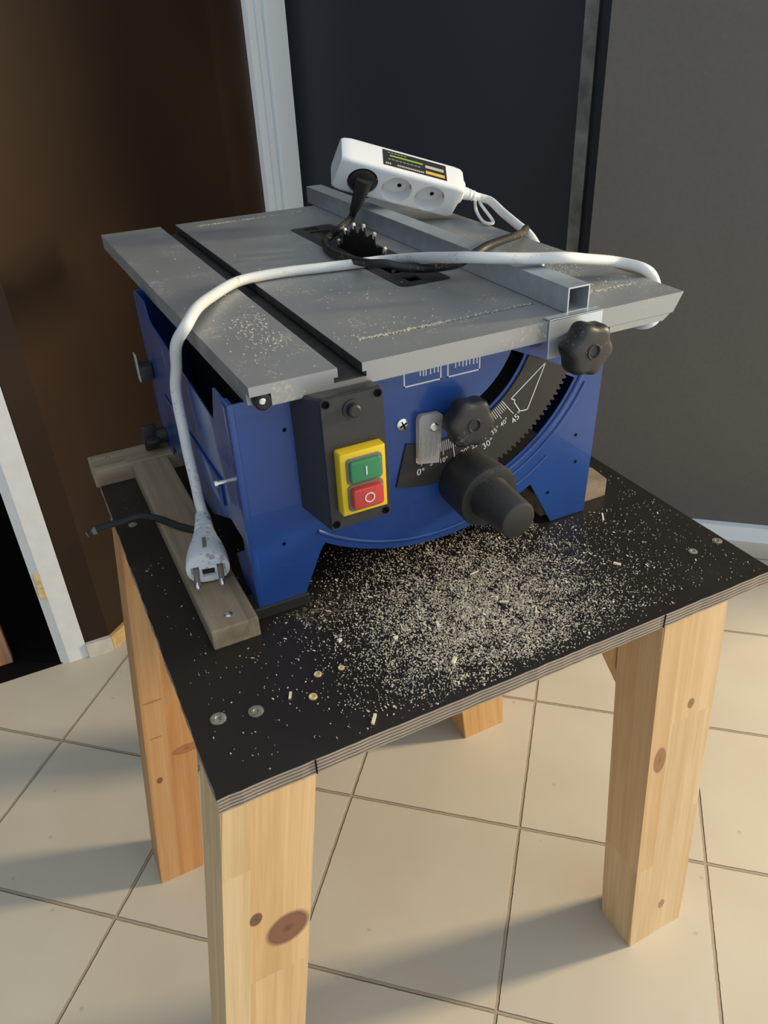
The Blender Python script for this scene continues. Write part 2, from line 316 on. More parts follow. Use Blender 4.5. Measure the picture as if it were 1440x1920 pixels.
def spline(pts, sub=8):
    P = [Vector(p) for p in pts]; out = []
    for i in range(len(P) - 1):
        p0 = P[max(i - 1, 0)]; p1 = P[i]; p2 = P[i + 1]; p3 = P[min(i + 2, len(P) - 1)]
        for s in range(sub):
            t = s / sub
            out.append(0.5 * ((2 * p1) + (p2 - p0) * t + (2 * p0 - 5 * p1 + 4 * p2 - p3) * t * t + (3 * p1 - p0 - 3 * p2 + p3) * t ** 3))
    out.append(P[-1]); return out
def add_tube(bm, pts, r, n=12, sub=8, sy=1.0):
    S = spline(pts, sub) if sub > 1 else [Vector(p) for p in pts]
    rings = []; t0 = (S[1] - S[0]).normalized(); x, y, _ = frame(t0)
    for i, p in enumerate(S):
        t = (S[min(i + 1, len(S) - 1)] - S[max(i - 1, 0)]).normalized()
        x = (x - t * x.dot(t)).normalized(); y = t.cross(x)
        rr = r(i / (len(S) - 1)) if callable(r) else r
        rings.append([bm.verts.new(p + x * math.cos(2 * math.pi * k / n) * rr + y * math.sin(2 * math.pi * k / n) * rr * sy) for k in range(n)])
    for a, b in zip(rings, rings[1:]):
        for k in range(n): bm.faces.new([a[k], a[(k + 1) % n], b[(k + 1) % n], b[k]])
    bm.faces.new(rings[0][::-1]); bm.faces.new(rings[-1])
def tube(*a, **k):
    bm = bmesh.new(); add_tube(bm, *a, **k); return bm
def shape2d(polys, depth, to3d, bevel=0.0, name='shape'):
    """filled outline with holes, given thickness; to3d maps (u, v, w) -> point"""
    cu = bpy.data.curves.new(name, 'CURVE'); cu.dimensions = '2D'; cu.fill_mode = 'BOTH'
    cu.extrude = depth / 2; cu.bevel_depth = bevel; cu.bevel_resolution = 2; cu.offset = -bevel
    for p in polys:
        s = cu.splines.new('POLY'); s.points.add(len(p) - 1); s.use_cyclic_u = True
        for q, pt in zip(p, s.points): pt.co = (q[0], q[1], 0, 1)
    o = bpy.data.objects.new(name, cu); COL.objects.link(o)
    dg = bpy.context.evaluated_depsgraph_get(); me = bpy.data.meshes.new_from_object(o.evaluated_get(dg))
    bpy.data.objects.remove(o); bpy.data.curves.remove(cu)
    for v in me.vertices: v.co = to3d(v.co.x, v.co.y, v.co.z)
    bm = bmesh.new(); bm.from_mesh(me); bpy.data.meshes.remove(me)
    bmesh.ops.remove_doubles(bm, verts=bm.verts[:], dist=1e-6)
    return bm
def text_bm(s, size, to3d, align='CENTER', bold=0.0):
    cu = bpy.data.curves.new('lettering', 'FONT'); cu.body = s; cu.size = size; cu.align_x = align; cu.align_y = 'CENTER'; cu.extrude = 0.00006; cu.offset = bold
    cu.resolution_u = 3
    o = bpy.data.objects.new('lettering', cu); COL.objects.link(o)
    dg = bpy.context.evaluated_depsgraph_get(); me = bpy.data.meshes.new_from_object(o.evaluated_get(dg))
    bpy.data.objects.remove(o); bpy.data.curves.remove(cu)
    for v in me.vertices: v.co = to3d(v.co.x, v.co.y, v.co.z)
    bm = bmesh.new(); bm.from_mesh(me); bpy.data.meshes.remove(me); return bm
def merge(bms):
    out = bmesh.new()
    for b in bms:
        me = bpy.data.meshes.new('t'); b.to_mesh(me); b.free(); out.from_mesh(me); bpy.data.meshes.remove(me)
    return out
def boolean(target_bm, cutters):
    """subtract cutter meshes from a mesh"""
    me = bpy.data.meshes.new('t'); bmesh.ops.recalc_face_normals(target_bm, faces=target_bm.faces[:]); target_bm.to_mesh(me); target_bm.free()
    o = bpy.data.objects.new('t', me); COL.objects.link(o); cs = []
    for c in cutters:
        bmesh.ops.recalc_face_normals(c, faces=c.faces[:]); cm = bpy.data.meshes.new('c'); c.to_mesh(cm); c.free()
        co = bpy.data.objects.new('c', cm); COL.objects.link(co); cs.append(co)
        md = o.modifiers.new('b', 'BOOLEAN'); md.operation = 'DIFFERENCE'; md.solver = 'EXACT'; md.object = co
    dg = bpy.context.evaluated_depsgraph_get(); r = bpy.data.meshes.new_from_object(o.evaluated_get(dg))
    bm = bmesh.new(); bm.from_mesh(r); bpy.data.meshes.remove(r)
    bpy.data.objects.remove(o); bpy.data.meshes.remove(me)
    for co in cs:
        cm = co.data; bpy.data.objects.remove(co); bpy.data.meshes.remove(cm)
    return bm
def arc(cx, cz, r, a0, a1, n=24):
    return [(cx + r * math.cos(math.radians(a0 + (a1 - a0) * i / n)), cz + r * math.sin(math.radians(a0 + (a1 - a0) * i / n))) for i in range(n + 1)]
def screw(name, p, d, r, parent, mat='old_steel', h=0.0012, label=None):
    bm = bmesh.new(); add_lathe(bm, p, d, [(0, r), (h * 0.5, r), (h, r * 0.7)], n=18)
    x, y, dd = frame(d); q = Vector(p) + dd * (h * 1.02)
    o = obj(name, bm, mat, parent)
    if label: o['label'] = label
    return o

# ================================================================== the room
H = 0.4576           # bench top height
fl = structure(obj('floor', prism([(-1.6, -1.2), (2.2, -1.2), (2.2, 1.6), (-1.6, 1.6)], -0.02, 0.0), 'floor', smooth=False), 'cream square floor tiles with recessed grout')
ZW = 1.9
c41, s41 = math.cos(math.radians(40.9)), math.sin(math.radians(40.9))
K0 = Vector((-0.033, 0.741))                       # corner where the left wall turns away
def on_wall(s, off=0.0): return (K0.x + c41 * s + s41 * off, K0.y + s41 * s - c41 * off)   # off > 0: towards the room
# left wall: brown board, with the door opening at its left
structure(obj('wall_left', prism([(-0.069, 0.741), tuple(K0), on_wall(0.64), on_wall(0.64, -0.05), (-0.04, 0.79), (-0.069, 0.79)], 0, ZW), 'brown', smooth=False), 'dark brown glossy wall with a bend near the door frame')
# recess behind the doorway
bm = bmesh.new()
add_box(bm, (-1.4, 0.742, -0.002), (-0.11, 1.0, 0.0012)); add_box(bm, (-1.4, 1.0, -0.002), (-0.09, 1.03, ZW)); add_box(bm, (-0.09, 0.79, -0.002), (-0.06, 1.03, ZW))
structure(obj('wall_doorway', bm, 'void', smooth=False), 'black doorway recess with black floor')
# door post
dp = structure(obj('trim_1', prism([(-0.099, 0.7385), (-0.070, 0.7385), (-0.070, 0.775), (-0.114, 0.775), (-0.1115, 0.7445)], 0, ZW), 'white_paint', smooth=False), 'white painted door post with bevelled edge')
bm = bmesh.new()
for i in range(7):
    zc = 0.128 + i * 0.0062; add_box(bm, (-0.1085 + random.uniform(-.001, .001), 0.7385 + random.uniform(-.001, .001), zc), (-0.0985 + random.uniform(-.001, .001), 0.746, zc + 0.0075), 0.001, 1)
o = obj('latch_mortise', bm, 'raw_wood', dp); o['label'] = 'splintered bare wood latch cut-out'
# baseboards by the door post
structure(obj('baseboard_left', prism([(-0.0695, 0.7405), (-0.0695, 0.7335), (-0.031, 0.7335), (-0.0335, 0.7405)], 0, 0.0265), 'base_white', smooth=False), 'short whitewashed baseboard beside the door post')
p0 = on_wall(0.0, 0.0005); p1 = on_wall(0.60, 0.0005); p2 = on_wall(0.60, 0.0075); p3 = (-0.0305, 0.7335)
structure(obj('baseboard_back', prism([p0, p3, p2, p1], 0, 0.0265), 'base_wood', smooth=False), 'bare yellow pine baseboard past the wall bend')
# white corner profile at the back
a = math.atan2(1.228 - 1.147, 0.528 - 0.434); ux, uy = math.cos(a), math.sin(a); nx, ny = uy, -ux
def pc(s, off): return (0.434 + ux * s + nx * off, 1.147 + uy * s + ny * off)
prof = [(0, -0.03), (0, 0.010), (0.022, 0.010), (0.023, -0.010), (0.029, -0.010), (0.030, 0.010), (0.046, 0.010), (0.047, -0.022), (0.058, -0.022), (0.059, 0.012), (0.122, 0.014), (0.122, -0.03)]
structure(obj('trim_2', prism([pc(*p) for p in prof], 0, ZW), 'white_pvc', smooth=False), 'white grooved corner profile behind the saw')
# right wall: black panel, mottled strip, then the lighter panel standing proud
A = Vector((0.545, 1.245)); B = Vector((0.900, 0.800)); dv = (B - A).normalized(); nv = Vector((-dv.y, dv.x)) * -1.0
if nv.y > 0: nv = -nv
if nv.dot(Vector((-0.026, -0.3)) - A) < 0: nv = -nv
def rw(s, off): q = A + dv * s + nv * off; return (q.x, q.y)
Lb = (Vector((0.892, 0.812)) - A).length
structure(obj('wall_right', prism([rw(-0.06, 0), rw(Lb + 0.5, 0), rw(Lb + 0.5, -0.03), rw(-0.06, -0.03)], 0, ZW), 'black_panel', smooth=False), 'black panel between white profile and mottled strip')
structure(obj('trim_3', prism([rw(Lb - 0.018, 0.0005), rw(Lb - 0.018, 0.012), rw(Lb + 0.003, 0.012), rw(Lb + 0.003, 0.0005)], 0, ZW), 'zinc_strip', smooth=False), 'mottled grey vertical strip beside the dark gap')
a = math.radians(-41); d2 = Vector((math.cos(a), math.sin(a))); n2 = Vector((d2.y, -d2.x))
if n2.y > 0: n2 = -n2
O2 = Vector((0.8095, 0.686))
def rp(s, off): q = O2 + d2 * s + n2 * off; return (q.x, q.y)
structure(obj('door_1', prism([rp(0, 0), rp(1.1, 0), rp(1.1, -0.03), rp(0, -0.03)], 0.012, ZW), 'grey_panel', smooth=False), 'large brown grey panel on the right')
structure(obj('baseboard_right', prism([rp(0.0, 0.014), rp(1.1, 0.014), rp(1.1, 0.0005), rp(0.0, 0.0005)], 0, 0.030), 'white_pvc', smooth=False), 'white strip at the foot of the right panel')
# plank standing in the doorway
tag(obj('wooden_plank', box((-0.30, 0.782, 0.0012), (-0.1785, 0.80, 0.32), 0.001), 'plank', smooth=False), 'pinkish brown wooden plank standing in the black doorway', 'plank')

# ================================================================== workbench
wb = tag(empty('workbench', (0.218, 0.22, 0.0)), 'home made pine bench with a black film faced plywood top under the table saw', 'workbench')
W, D, TH = 0.4364, 0.4560, 0.012
bm = bmesh.new()
# outline with slightly chipped edges
out = []
def edge(p, q, n, amp):
    for i in range(n):
        t = i / n; x = p[0] + (q[0] - p[0]) * t; y = p[1] + (q[1] - p[1]) * t
        j = random.uniform(-amp, 0) if 0 < i else 0
        nrm = Vector((q[1] - p[1], -(q[0] - p[0]))).normalized(); out.append((x + nrm.x * j, y + nrm.y * j))
edge((0, 0), (W, 0), 60, 0.0006); edge((W, 0), (W, D), 30, 0.0004); edge((W, D), (0, D), 10, 0.0003); edge((0, D), (0, 0), 60, 0.0009)
lo = [bm.verts.new((x, y, H - TH)) for x, y in out]; hi = [bm.verts.new((x, y, H)) for x, y in out]
f = bm.faces.new(hi); f.material_index = 0; f = bm.faces.new(lo[::-1]); f.material_index = 0
for i in range(len(lo)):
    f = bm.faces.new([lo[i], lo[(i + 1) % len(lo)], hi[(i + 1) % len(lo)], hi[i]]); f.material_index = 1
obj('bench_top', bm, ['phenolic', 'ply_edge'], wb, smooth=False)
# pencil lines on the front edge
for xx in (0.0595, 0.3285): obj('pencil_mark', box((xx, -0.0003, H - TH), (xx + 0.0007, 0.0006, H - 0.0003)), 'hole', wb, smooth=False)
def leg(mat, xt0, xt1, xb0, xb1, yt0, yt1, yb0, yb1, zt=H - TH):
    bm = bmesh.new(); nz = 8; rings = []
    for i in range(nz + 1):
        t = i / nz; z = zt * t; x0 = xb0 + (xt0 - xb0) * t; x1 = xb1 + (xt1 - xb1) * t; y0 = yb0 + (yt0 - yb0) * t; y1 = yb1 + (yt1 - yb1) * t
        rings.append([bm.verts.new(p) for p in ((x0, y0, z), (x1, y0, z), (x1, y1, z), (x0, y1, z))])
    bm.faces.new(rings[0][::-1]); bm.faces.new(rings[-1])
    for a_, b_ in zip(rings, rings[1:]):
        for k in range(4): bm.faces.new([a_[k], a_[(k + 1) % 4], b_[(k + 1) % 4], b_[k]])
    long_e = [e for e in bm.edges if abs(e.verts[0].co.z - e.verts[1].co.z) > 0.01]
    bmesh.ops.bevel(bm, geom=long_e, offset=0.0012, segments=2, affect='EDGES')
    o = obj('leg', bm, mat, wb, smooth=False)
    at = o.data.attributes.new('grain', 'FLOAT_VECTOR', 'POINT')
    for i, v in enumerate(o.data.vertices):
        t = v.co.z / zt
        at.data[i].vector = (v.co.x - (xb0 - xt0) * (1 - t), v.co.y - (yb0 - yt0) * (1 - t), v.co.z)
    return o
leg('leg_fl', 0.0005, 0.0600, -0.0620, 0.0010, 0.0012, 0.047, 0.001, 0.046)
leg('leg_fr', 0.3310, 0.3945, 0.3650, 0.4340, 0.0012, 0.047, -0.004, 0.040)
leg('leg_bl', 0.0005, 0.0560, -0.0545, -0.0050, 0.312, 0.362, 0.298, 0.345)
leg('leg_br', 0.3300, 0.3920, 0.3610, 0.4230, 0.330, 0.378, 0.314, 0.360)
# corner gusset behind the front right leg, and one at the back
for pts, y0, y1 in (([(0.2976, H - TH - 0.0003), (0.3600, 0.3165), (0.3850, 0.3165), (0.3850, H - TH - 0.0003)], 0.0475, 0.0625),
                    ([(0.2650, H - TH - 0.0003), (0.3305, 0.40), (0.3850, 0.40), (0.3850, H - TH - 0.0003)], 0.313, 0.329)):
    bm = bmesh.new(); add_hexa(bm, [(x, y0, z) for x, z in pts], [(x, y1, z) for x, z in pts])
    o = obj('brace', bm, 'leg_br', wb, smooth=False); at = o.data.attributes.new('grain', 'FLOAT_VECTOR', 'POINT')
    for i, v in enumerate(o.data.vertices): at.data[i].vector = v.co
# battens screwed on the top
bt = obj('batten', box((0.0335, 0.1215, H), (0.0678, 0.402, H + 0.0165), 0.0012), 'batten', wb, smooth=False)
screw('batten_screw', (0.0499, 0.1346, H + 0.0163), (0, 0, 1), 0.0031, bt, 'steel', label='bright domed screw')
screw('batten_screw', (0.0149, 0.4269, H + 0.0163), (0, 0, 1), 0.0026, wb, 'old_steel')
bb = obj('batten', box((-0.0028, 0.4025, H), (0.112, 0.4385, H + 0.0168), 0.0012), 'batten_x', wb, smooth=False)
bm = bmesh.new(); pl = [(0.30, 0.152), (0.3985, 0.149), (0.4025, 0.1705), (0.389, 0.186), (0.30, 0.186)]
pl = [(0.33, 0.150), (0.3995, 0.150), (0.4015, 0.172), (0.393, 0.184), (0.33, 0.186)]
add_hexa(bm, [(x, y, H) for x, y in pl], [(x, y, H + 0.0165) for x, y in pl])
obj('batten', bm, 'batten_x', wb, smooth=False)
for x, y, r in ((0.018, 0.059, .0052), (0.041, 0.0535, .0050), (0.0149, 0.3177, .0038), (0.4018, 0.0477, .0036), (0.4290, 0.0490, .0040), (0.0879, 0.0648, .0026), (0.0774, 0.0475, .0028), (0.104, 0.0628, .0022)):
    bm = bmesh.new()
    if r < 0.003: add_lathe(bm, (x, y, H), (0, 0, 1), [(0, r), (0.0009, r), (0.001, r * .6), (0.0004, r * .5)], n=16); mt = 'raw_wood'
    else: add_lathe(bm, (x, y, H - 0.0002), (0, 0, 1), [(0, r), (0.0006, r), (0.0008, r * .8), (0.0008, r * 0.4), (0.0003, r * 0.3)], n=18); mt = 'old_steel'
    o = obj('screw_head' if r >= 0.003 else 'drilled_hole', bm, mt, wb)

# ================================================================== table saw
saw = tag(empty('table_saw', (0.22, 0.28, H)), 'blue bench table saw with grey aluminium table and black knobs', 'table saw')
YS, YT = 0.1386, 0.1246
ZT = 0.6412; CX, CZ = 0.222, H + 0.190
XL, XR = 0.0735, 0.3700
def PF(y):                        # panel plane: (u, v, w) -> x, y, z with w pointing out of the front
    return lambda u, v, w_: Vector((u, y - w_, v))
# front panel with its arched foot cut-out and long curved opening
foot = [(XL, H + 0.0095), (0.1095, H + 0.0095), (0.1245, H + 0.043)]
foot += [p for p in arc(CX, CZ, 0.1695, -123.5, -59.5, 30)]
foot += [(0.3315, H + 0.0008), (0.3665, H + 0.0008), (0.3715, H + 0.1690), (XL, H + 0.1690)]
big = arc(CX, CZ, 0.1362, -66, -27, 20) + arc(CX, CZ, 0.104, -27, -66, 20)
small = arc(CX, CZ, 0.0805, -62, -24, 16) + arc(CX, CZ, 0.0675, -24, -62, 16)
fpan = obj('front_panel', shape2d([foot, big, small], 0.0016, PF(YS + 0.0008)), 'blue', saw, smooth=False)
for rr_, a0, a1, rad in ((0.1630, -127, -75, 0.0020), (0.1595, -66, -51, 0.0016), (0.1480, -66, -27, 0.0016), (0.1410, -70, -24, 0.0022)):
    obj('pressed_rib', tube([(x, YS + 0.0003, z) for x, z in arc(CX, CZ, rr_, a0, a1, 30)], rad, n=12, sub=2), 'blue', fpan)
# dimples and screws on the panel
for x, z in ((0.3499, 0.0776), (0.3522, 0.0526), (0.3262, 0.0307), (0.1085, 0.144), (0.098, 0.058)):
    obj('panel_hole', lathe((x, YS - 0.0003, H + z), (0, -1, 0), [(0, 0.0014), (0.0002, 0.0012)], n=12), 'hole', fpan)
screw('panel_screw', (0.1940, YS, H + 0.1262), (0, -1, 0), 0.0046, fpan, 'steel', h=0.0018, label='bright cross head screw')
bm = bmesh.new()
for aa in (0.4, 0.4 + math.pi / 2):
    dx, dz = math.cos(aa) * 0.003, math.sin(aa) * 0.003; px_, pz_ = -math.sin(aa) * 0.0005, math.cos(aa) * 0.0005
    q = [(0.1940 + dx + px_, H + 0.1262 + dz + pz_), (0.1940 - dx + px_, H + 0.1262 - dz + pz_), (0.1940 - dx - px_, H + 0.1262 - dz - pz_), (0.1940 + dx - px_, H + 0.1262 + dz - pz_)]
    add_hexa(bm, [(x, YS - 0.0017, z) for x, z in q], [(x, YS - 0.0021, z) for x, z in q])
obj('screw_slot', bm, 'hole', fpan, smooth=False)
# printed frame on the panel, cut off by the table edge
bm = bmesh.new()
def bar(x0, x1, z0, z1): add_box(bm, (x0, YS - 0.0002, H + z0), (x1, YS + 0.0001, H + z1))
for (x0, x1) in ((0.1960, 0.2257), (0.2303, 0.2573)):
    bar(x0, x1, 0.1530, 0.1541); bar(x0, x0 + 0.0011, 0.1530, 0.172); bar(x1 - 0.0011, x1, 0.1530, 0.172)
for x, z in ((0.2085, .1592), (0.2110, .1585), (0.2130, .1585), (0.2165, .1585), (0.2195, .159), (0.2225, .1588), (0.2365, .159), (0.2395, .1597), (0.2425, .1586), (0.2452, .1586), (0.2480, .1592), (0.2512, .1586), (0.2540, .1586)):
    bar(x, x + 0.0010, z, 0.170)
obj('panel_print', bm, 'print_white', fpan, smooth=False)
# remaining case: sides, back, dark inside
def PX(x): return lambda u, v, w_: Vector((x + w_, u, v))
YB = 0.434
SY = YS + 0.0018
side = [(SY, H + 0.0095), (0.1725, H + 0.0095), (0.1870, H + 0.0290), (0.1570, H + 0.0500), (0.1560, H + 0.0600), (0.1850, H + 0.0610), (0.2500, H + 0.0300), (0.3920, H + 0.0300), (0.412, H + 0.0008), (YB - 0.001, H + 0.0008), (YB - 0.001, H + 0.169), (0.392, H + 0.169), (0.380, H + 0.155), (0.186, H + 0.140), (0.172, H + 0.169), (SY, H + 0.169)]
obj('side_panel', shape2d([side], 0.0016, PX(XL + 0.0012)), 'blue', saw, smooth=False)
side2 = [(SY, H + 0.0008), (0.158, H + 0.0008), (0.176, H + 0.045), (0.392, H + 0.045), (0.412, H + 0.0008), (YB - 0.001, H + 0.0008), (YB - 0.001, H + 0.169), (SY, H + 0.169)]
bm = bmesh.new(); add_hexa(bm, [(0.3665 - 0.0022 + (z - H) * 0.0298, y, z) for y, z in side2][::1], [(0.3665 - 0.0004 + (z - H) * 0.0298, y, z) for y, z in side2])
obj('side_panel', bm, 'blue', saw, smooth=False)
back = [(XL, H + 0.0008), (0.11, H + 0.0008), (0.125, H + 0.05), (0.31, H + 0.05), (0.33, H + 0.0008), (0.3665, H + 0.0008), (0.3705, H + 0.169), (XL, H + 0.169)]
obj('back_panel', shape2d([back], 0.0016, PF(YB)), 'blue', saw, smooth=False)
# pressed strengthening bands on the left side
bm = bmesh.new()
add_box(bm, (XL - 0.0005, YS - 0.0003, H + 0.0101), (XL + 0.005, 0.1540, H + 0.1685), 0.0020, 4)
add_box(bm, (XL - 0.0016, 0.195, H + 0.066), (XL + 0.0005, 0.375, H + 0.090), 0.0014, 3)
obj('pressed_band', bm, 'blue', saw)
bm = bmesh.new(); add_box(bm, (0.105, 0.20, H + 0.055), (0.34, 0.415, H + 0.150), 0.02, 4)
obj('motor_housing', bm, 'rubber', saw)
bm = bmesh.new(); add_box(bm, (0.0685, 0.1370, H), (0.1118, 0.1580, H + 0.0100), 0.001, 1); obj('rubber_foot', bm, 'rubber', saw, smooth=False)
# left side fittings
bm = bmesh.new(); add_lathe(bm, (XL, 0.4200, H + 0.030), (-1, 0, 0), [(0, 0.008), (0.008, 0.008), (0.010, 0.006)], n=20)
add_box(bm, (XL - 0.022, 0.4175, H + 0.018), (XL - 0.008, 0.4225, H + 0.044), 0.0018, 2); add_box(bm, (XL - 0.020, 0.407, H + 0.0275), (XL - 0.008, 0.433, H + 0.0325), 0.0018, 2)
obj('wing_bolt', bm, 'black_plastic', saw)
bm = bmesh.new(); add_box(bm, (XL - 0.011, 0.412, H + 0.090), (XL, 0.428, H + 0.105), 0.002, 2); ck = obj('side_clip', bm, 'black_plastic', saw)
bm = bmesh.new(); add_box(bm, (XL - 0.0125, 0.421, H + 0.087), (XL - 0.011, 0.432, H + 0.114), 0.0006, 1); obj('clip_lever', bm, 'alu_fence', ck)
bm = bmesh.new(); add_lathe(bm, (XL + 0.0005, 0.1650, H + 0.1035), (-1, 0, 0), [(0, 0.0017), (0.0095, 0.0017), (0.0095, 0.0027), (0.0115, 0.0022)], n=14); obj('side_screw', bm, 'steel', saw)
# ---- table
XTL = 0.0815
slab = prism([(0.0848, YT), (0.4285, YT), (0.4400, 0.622), (0.0785, 0.622)], ZT - 0.0145, ZT)
# draft on the left edge and lip on the right
for v in slab.verts:
    if v.co.z < ZT - 0.01:
        if v.co.x < 0.2: v.co.x += 0.0004
        else: v.co.x -= 0.008
cut = [box((0.1430, 0.10, ZT - 0.0065), (0.1600, 0.65, ZT + 0.01)), box((0.1402, 0.10, ZT - 0.0095), (0.1628, 0.65, ZT - 0.006)),
       box((0.1750, 0.1612, ZT - 0.0016), (0.3180, 0.1634, ZT + 0.01)), box((0.3500, 0.1600, ZT - 0.0012), (0.4150, 0.1626, ZT + 0.01)), box((0.1755, 0.5962, ZT - 0.0016), (0.3080, 0.5984, ZT + 0.01)),
       ]
def rrect(x0, y0, x1, y1, r, n=5):
    p = []
    for cx_, cy_, a0 in ((x1 - r, y1 - r, 0), (x0 + r, y1 - r, 90), (x0 + r, y0 + r, 180), (x1 - r, y0 + r, 270)):
        p += [(cx_ + r * math.cos(math.radians(a0 + 90 * i / n)), cy_ + r * math.sin(math.radians(a0 + 90 * i / n))) for i in range(n + 1)]
    return p
IX0, IX1, IY0, IY1 = 0.2575, 0.3035, 0.2560, 0.5160
cut.append(prism(rrect(IX0 - 0.001, IY0 - 0.001, IX1 + 0.001, IY1 + 0.001, 0.007), ZT - 0.03, ZT + 0.01))
cut.append(box((0.07, 0.115, ZT - 0.03), (0.0985, 0.132, ZT - 0.0065)))
slab = boolean(slab, cut)
add = bmesh.new()      # apron under the slab: front rail, lower lip on the right
add_hexa(add, [(0.36, YT, ZT - 0.0195), (0.4115, YT, ZT - 0.0195), (0.4115, YT + 0.006, ZT - 0.0195), (0.36, YT + 0.006, ZT - 0.0195)], [(0.36, YT, ZT - 0.0147), (0.4180, YT, ZT - 0.0147), (0.4180, YT + 0.006, ZT - 0.0147), (0.36, YT + 0.006, ZT - 0.0147)])
table = obj('saw_table', merge([slab, add]), 'alu', saw, smooth=False)
bm = bmesh.new(); add_lathe(bm, (0.0935, YT + 0.0075, ZT - 0.0115), (0, -1, 0), [(0, 0.0058), (0.006, 0.0058), (0.0075, 0.0045)], n=20); cp = obj('corner_cap', bm, 'rubber', table)
screw('cap_screw', (0.0925, YT, ZT - 0.0105), (0, -1, 0), 0.0022, cp, 'steel')
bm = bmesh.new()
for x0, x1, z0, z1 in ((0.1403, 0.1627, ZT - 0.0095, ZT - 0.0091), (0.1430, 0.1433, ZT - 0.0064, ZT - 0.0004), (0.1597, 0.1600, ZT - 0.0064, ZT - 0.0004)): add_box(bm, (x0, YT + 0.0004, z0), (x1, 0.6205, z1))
o = obj('slot_shade_lining', bm, 'slot_shade_dirt', table, smooth=False); o['label'] = 'dark lining of the long slot, its dirt and shade as colour'  # thin added strips: slot shade and greasy dirt painted as one dark colour
# slot dust film stays out: insert with blade slot
ins = shape2d([rrect(IX0, IY0, IX1, IY1, 0.006), rrect(0.2690, 0.298, 0.2915, 0.492, 0.004), rrect(0.2710, 0.2680, 0.2830, 0.283, 0.002), rrect(0.2700, 0.4985, 0.2850, 0.5095, 0.002)], 0.002, lambda u, v, w_: Vector((u, v, ZT - 0.0012 + w_)))
obj('table_insert', ins, 'black_plastic', saw)
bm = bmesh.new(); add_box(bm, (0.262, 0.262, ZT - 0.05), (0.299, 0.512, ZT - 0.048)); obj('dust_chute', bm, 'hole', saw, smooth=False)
# blade
bx, by_, bz, br = 0.2800, 0.3760, ZT - 0.0620, 0.0870
nt_ = 24; pts = []
for i in range(nt_):
    a0 = 360 * i / nt_
    for da, r in ((0, br - 0.0015), (2.0, br - 0.0015), (4.2, br - 0.008), (7.5, br - 0.0085), (10, br - 0.005), (12.5, br - 0.003)):
        aa = math.radians(a0 + da); pts.append((by_ + r * math.cos(aa), bz + r * math.sin(aa)))
bl = shape2d([pts], 0.0018, PX(bx)); blade = obj('saw_blade', bl, 'blade', saw, smooth=False)
for i in range(nt_):
    aa = math.radians(360 * i / nt_ + 0.9)
    if math.sin(aa) * br < 0.050: continue
    bm = box((-0.0014, -0.0015, -0.0038), (0.0014, 0.0015, 0.0022), 0.0004, 1)
    bmesh.ops.transform(bm, matrix=Matrix.Translation((bx, by_ + (br - 0.001) * math.cos(aa), bz + (br - 0.001) * math.sin(aa))) @ Matrix.Rotation(aa - math.pi / 2, 4, 'X'), verts=bm.verts[:])
    obj('carbide_tip', bm, 'carbide', blade, smooth=False)
# ---- fence
fy0, fy1 = 0.1300, 0.6436; sk = (0.3291 - 0.3235) / (fy1 - fy0); FW, FH, FT = 0.0190, 0.0186, 0.0011
def ring(y, ins_=0):
    x = 0.3235 + sk * (y - fy0); return [(x + ins_, y, ZT + 0.0004 + ins_), (x + FW - ins_, y, ZT + 0.0004 + ins_), (x + FW - ins_, y, ZT + FH - ins_), (x + ins_, y, ZT + FH - ins_)]
bm = bmesh.new(); r0 = [bm.verts.new(p) for p in ring(fy0)]; r1 = [bm.verts.new(p) for p in ring(fy1)]; q0 = [bm.verts.new(p) for p in ring(fy0, FT)]; q1 = [bm.verts.new(p) for p in ring(fy1, FT)]
for k in range(4):
    j = (k + 1) % 4; bm.faces.new([r0[k], r0[j], r1[j], r1[k]]); bm.faces.new([q0[k], q1[k], q1[j], q0[j]]); bm.faces.new([r0[k], q0[k], q0[j], r0[j]]); bm.faces.new([r1[k], r1[j], q1[j], q1[k]])
fence = obj('rip_fence', bm, 'alu_fence', saw, smooth=False)
bm = bmesh.new(); add_box(bm, (0.3035, YT - 0.0022, ZT - 0.0275), (0.3500, YT - 0.0004, ZT + 0.0012), 0.0004, 1); add_box(bm, (0.3035, YT - 0.0022, ZT + 0.0001), (0.3500, YT + 0.006, ZT + 0.0012), 0.0003, 1)
obj('fence_bracket', bm, 'zinc', fence, smooth=False)
def star_knob(name, p, d, r, depth, parent, rot=0.0, lobes=6):
    bm = bmesh.new()
    add_lathe(bm, p, d, [(0, r * 0.42), (depth * 0.30, r * 0.42), (depth * 0.32, r * 0.80), (depth * 0.38, r * 0.92), (depth * 0.48, r * 0.97), (depth * 0.82, r * 0.97), (depth * 0.92, r * 0.92), (depth * 0.98, r * 0.82), (depth, r * 0.70), (depth, r * 0.30), (depth * 1.03, r * 0.28), (depth * 1.03, r * 0.24), (depth * 0.97, r * 0.20)], n=72, lobes=lobes, lobe=0.07, lobemin=r * 0.6, up=(math.sin(rot), 0, math.cos(rot)))
    return obj(name, bm, 'black_plastic', parent)
star_knob('fence_knob', (0.3225, YT - 0.0022, H + 0.166), (0.02, -1, 0), 0.0192, 0.0255, fence, 0.2)
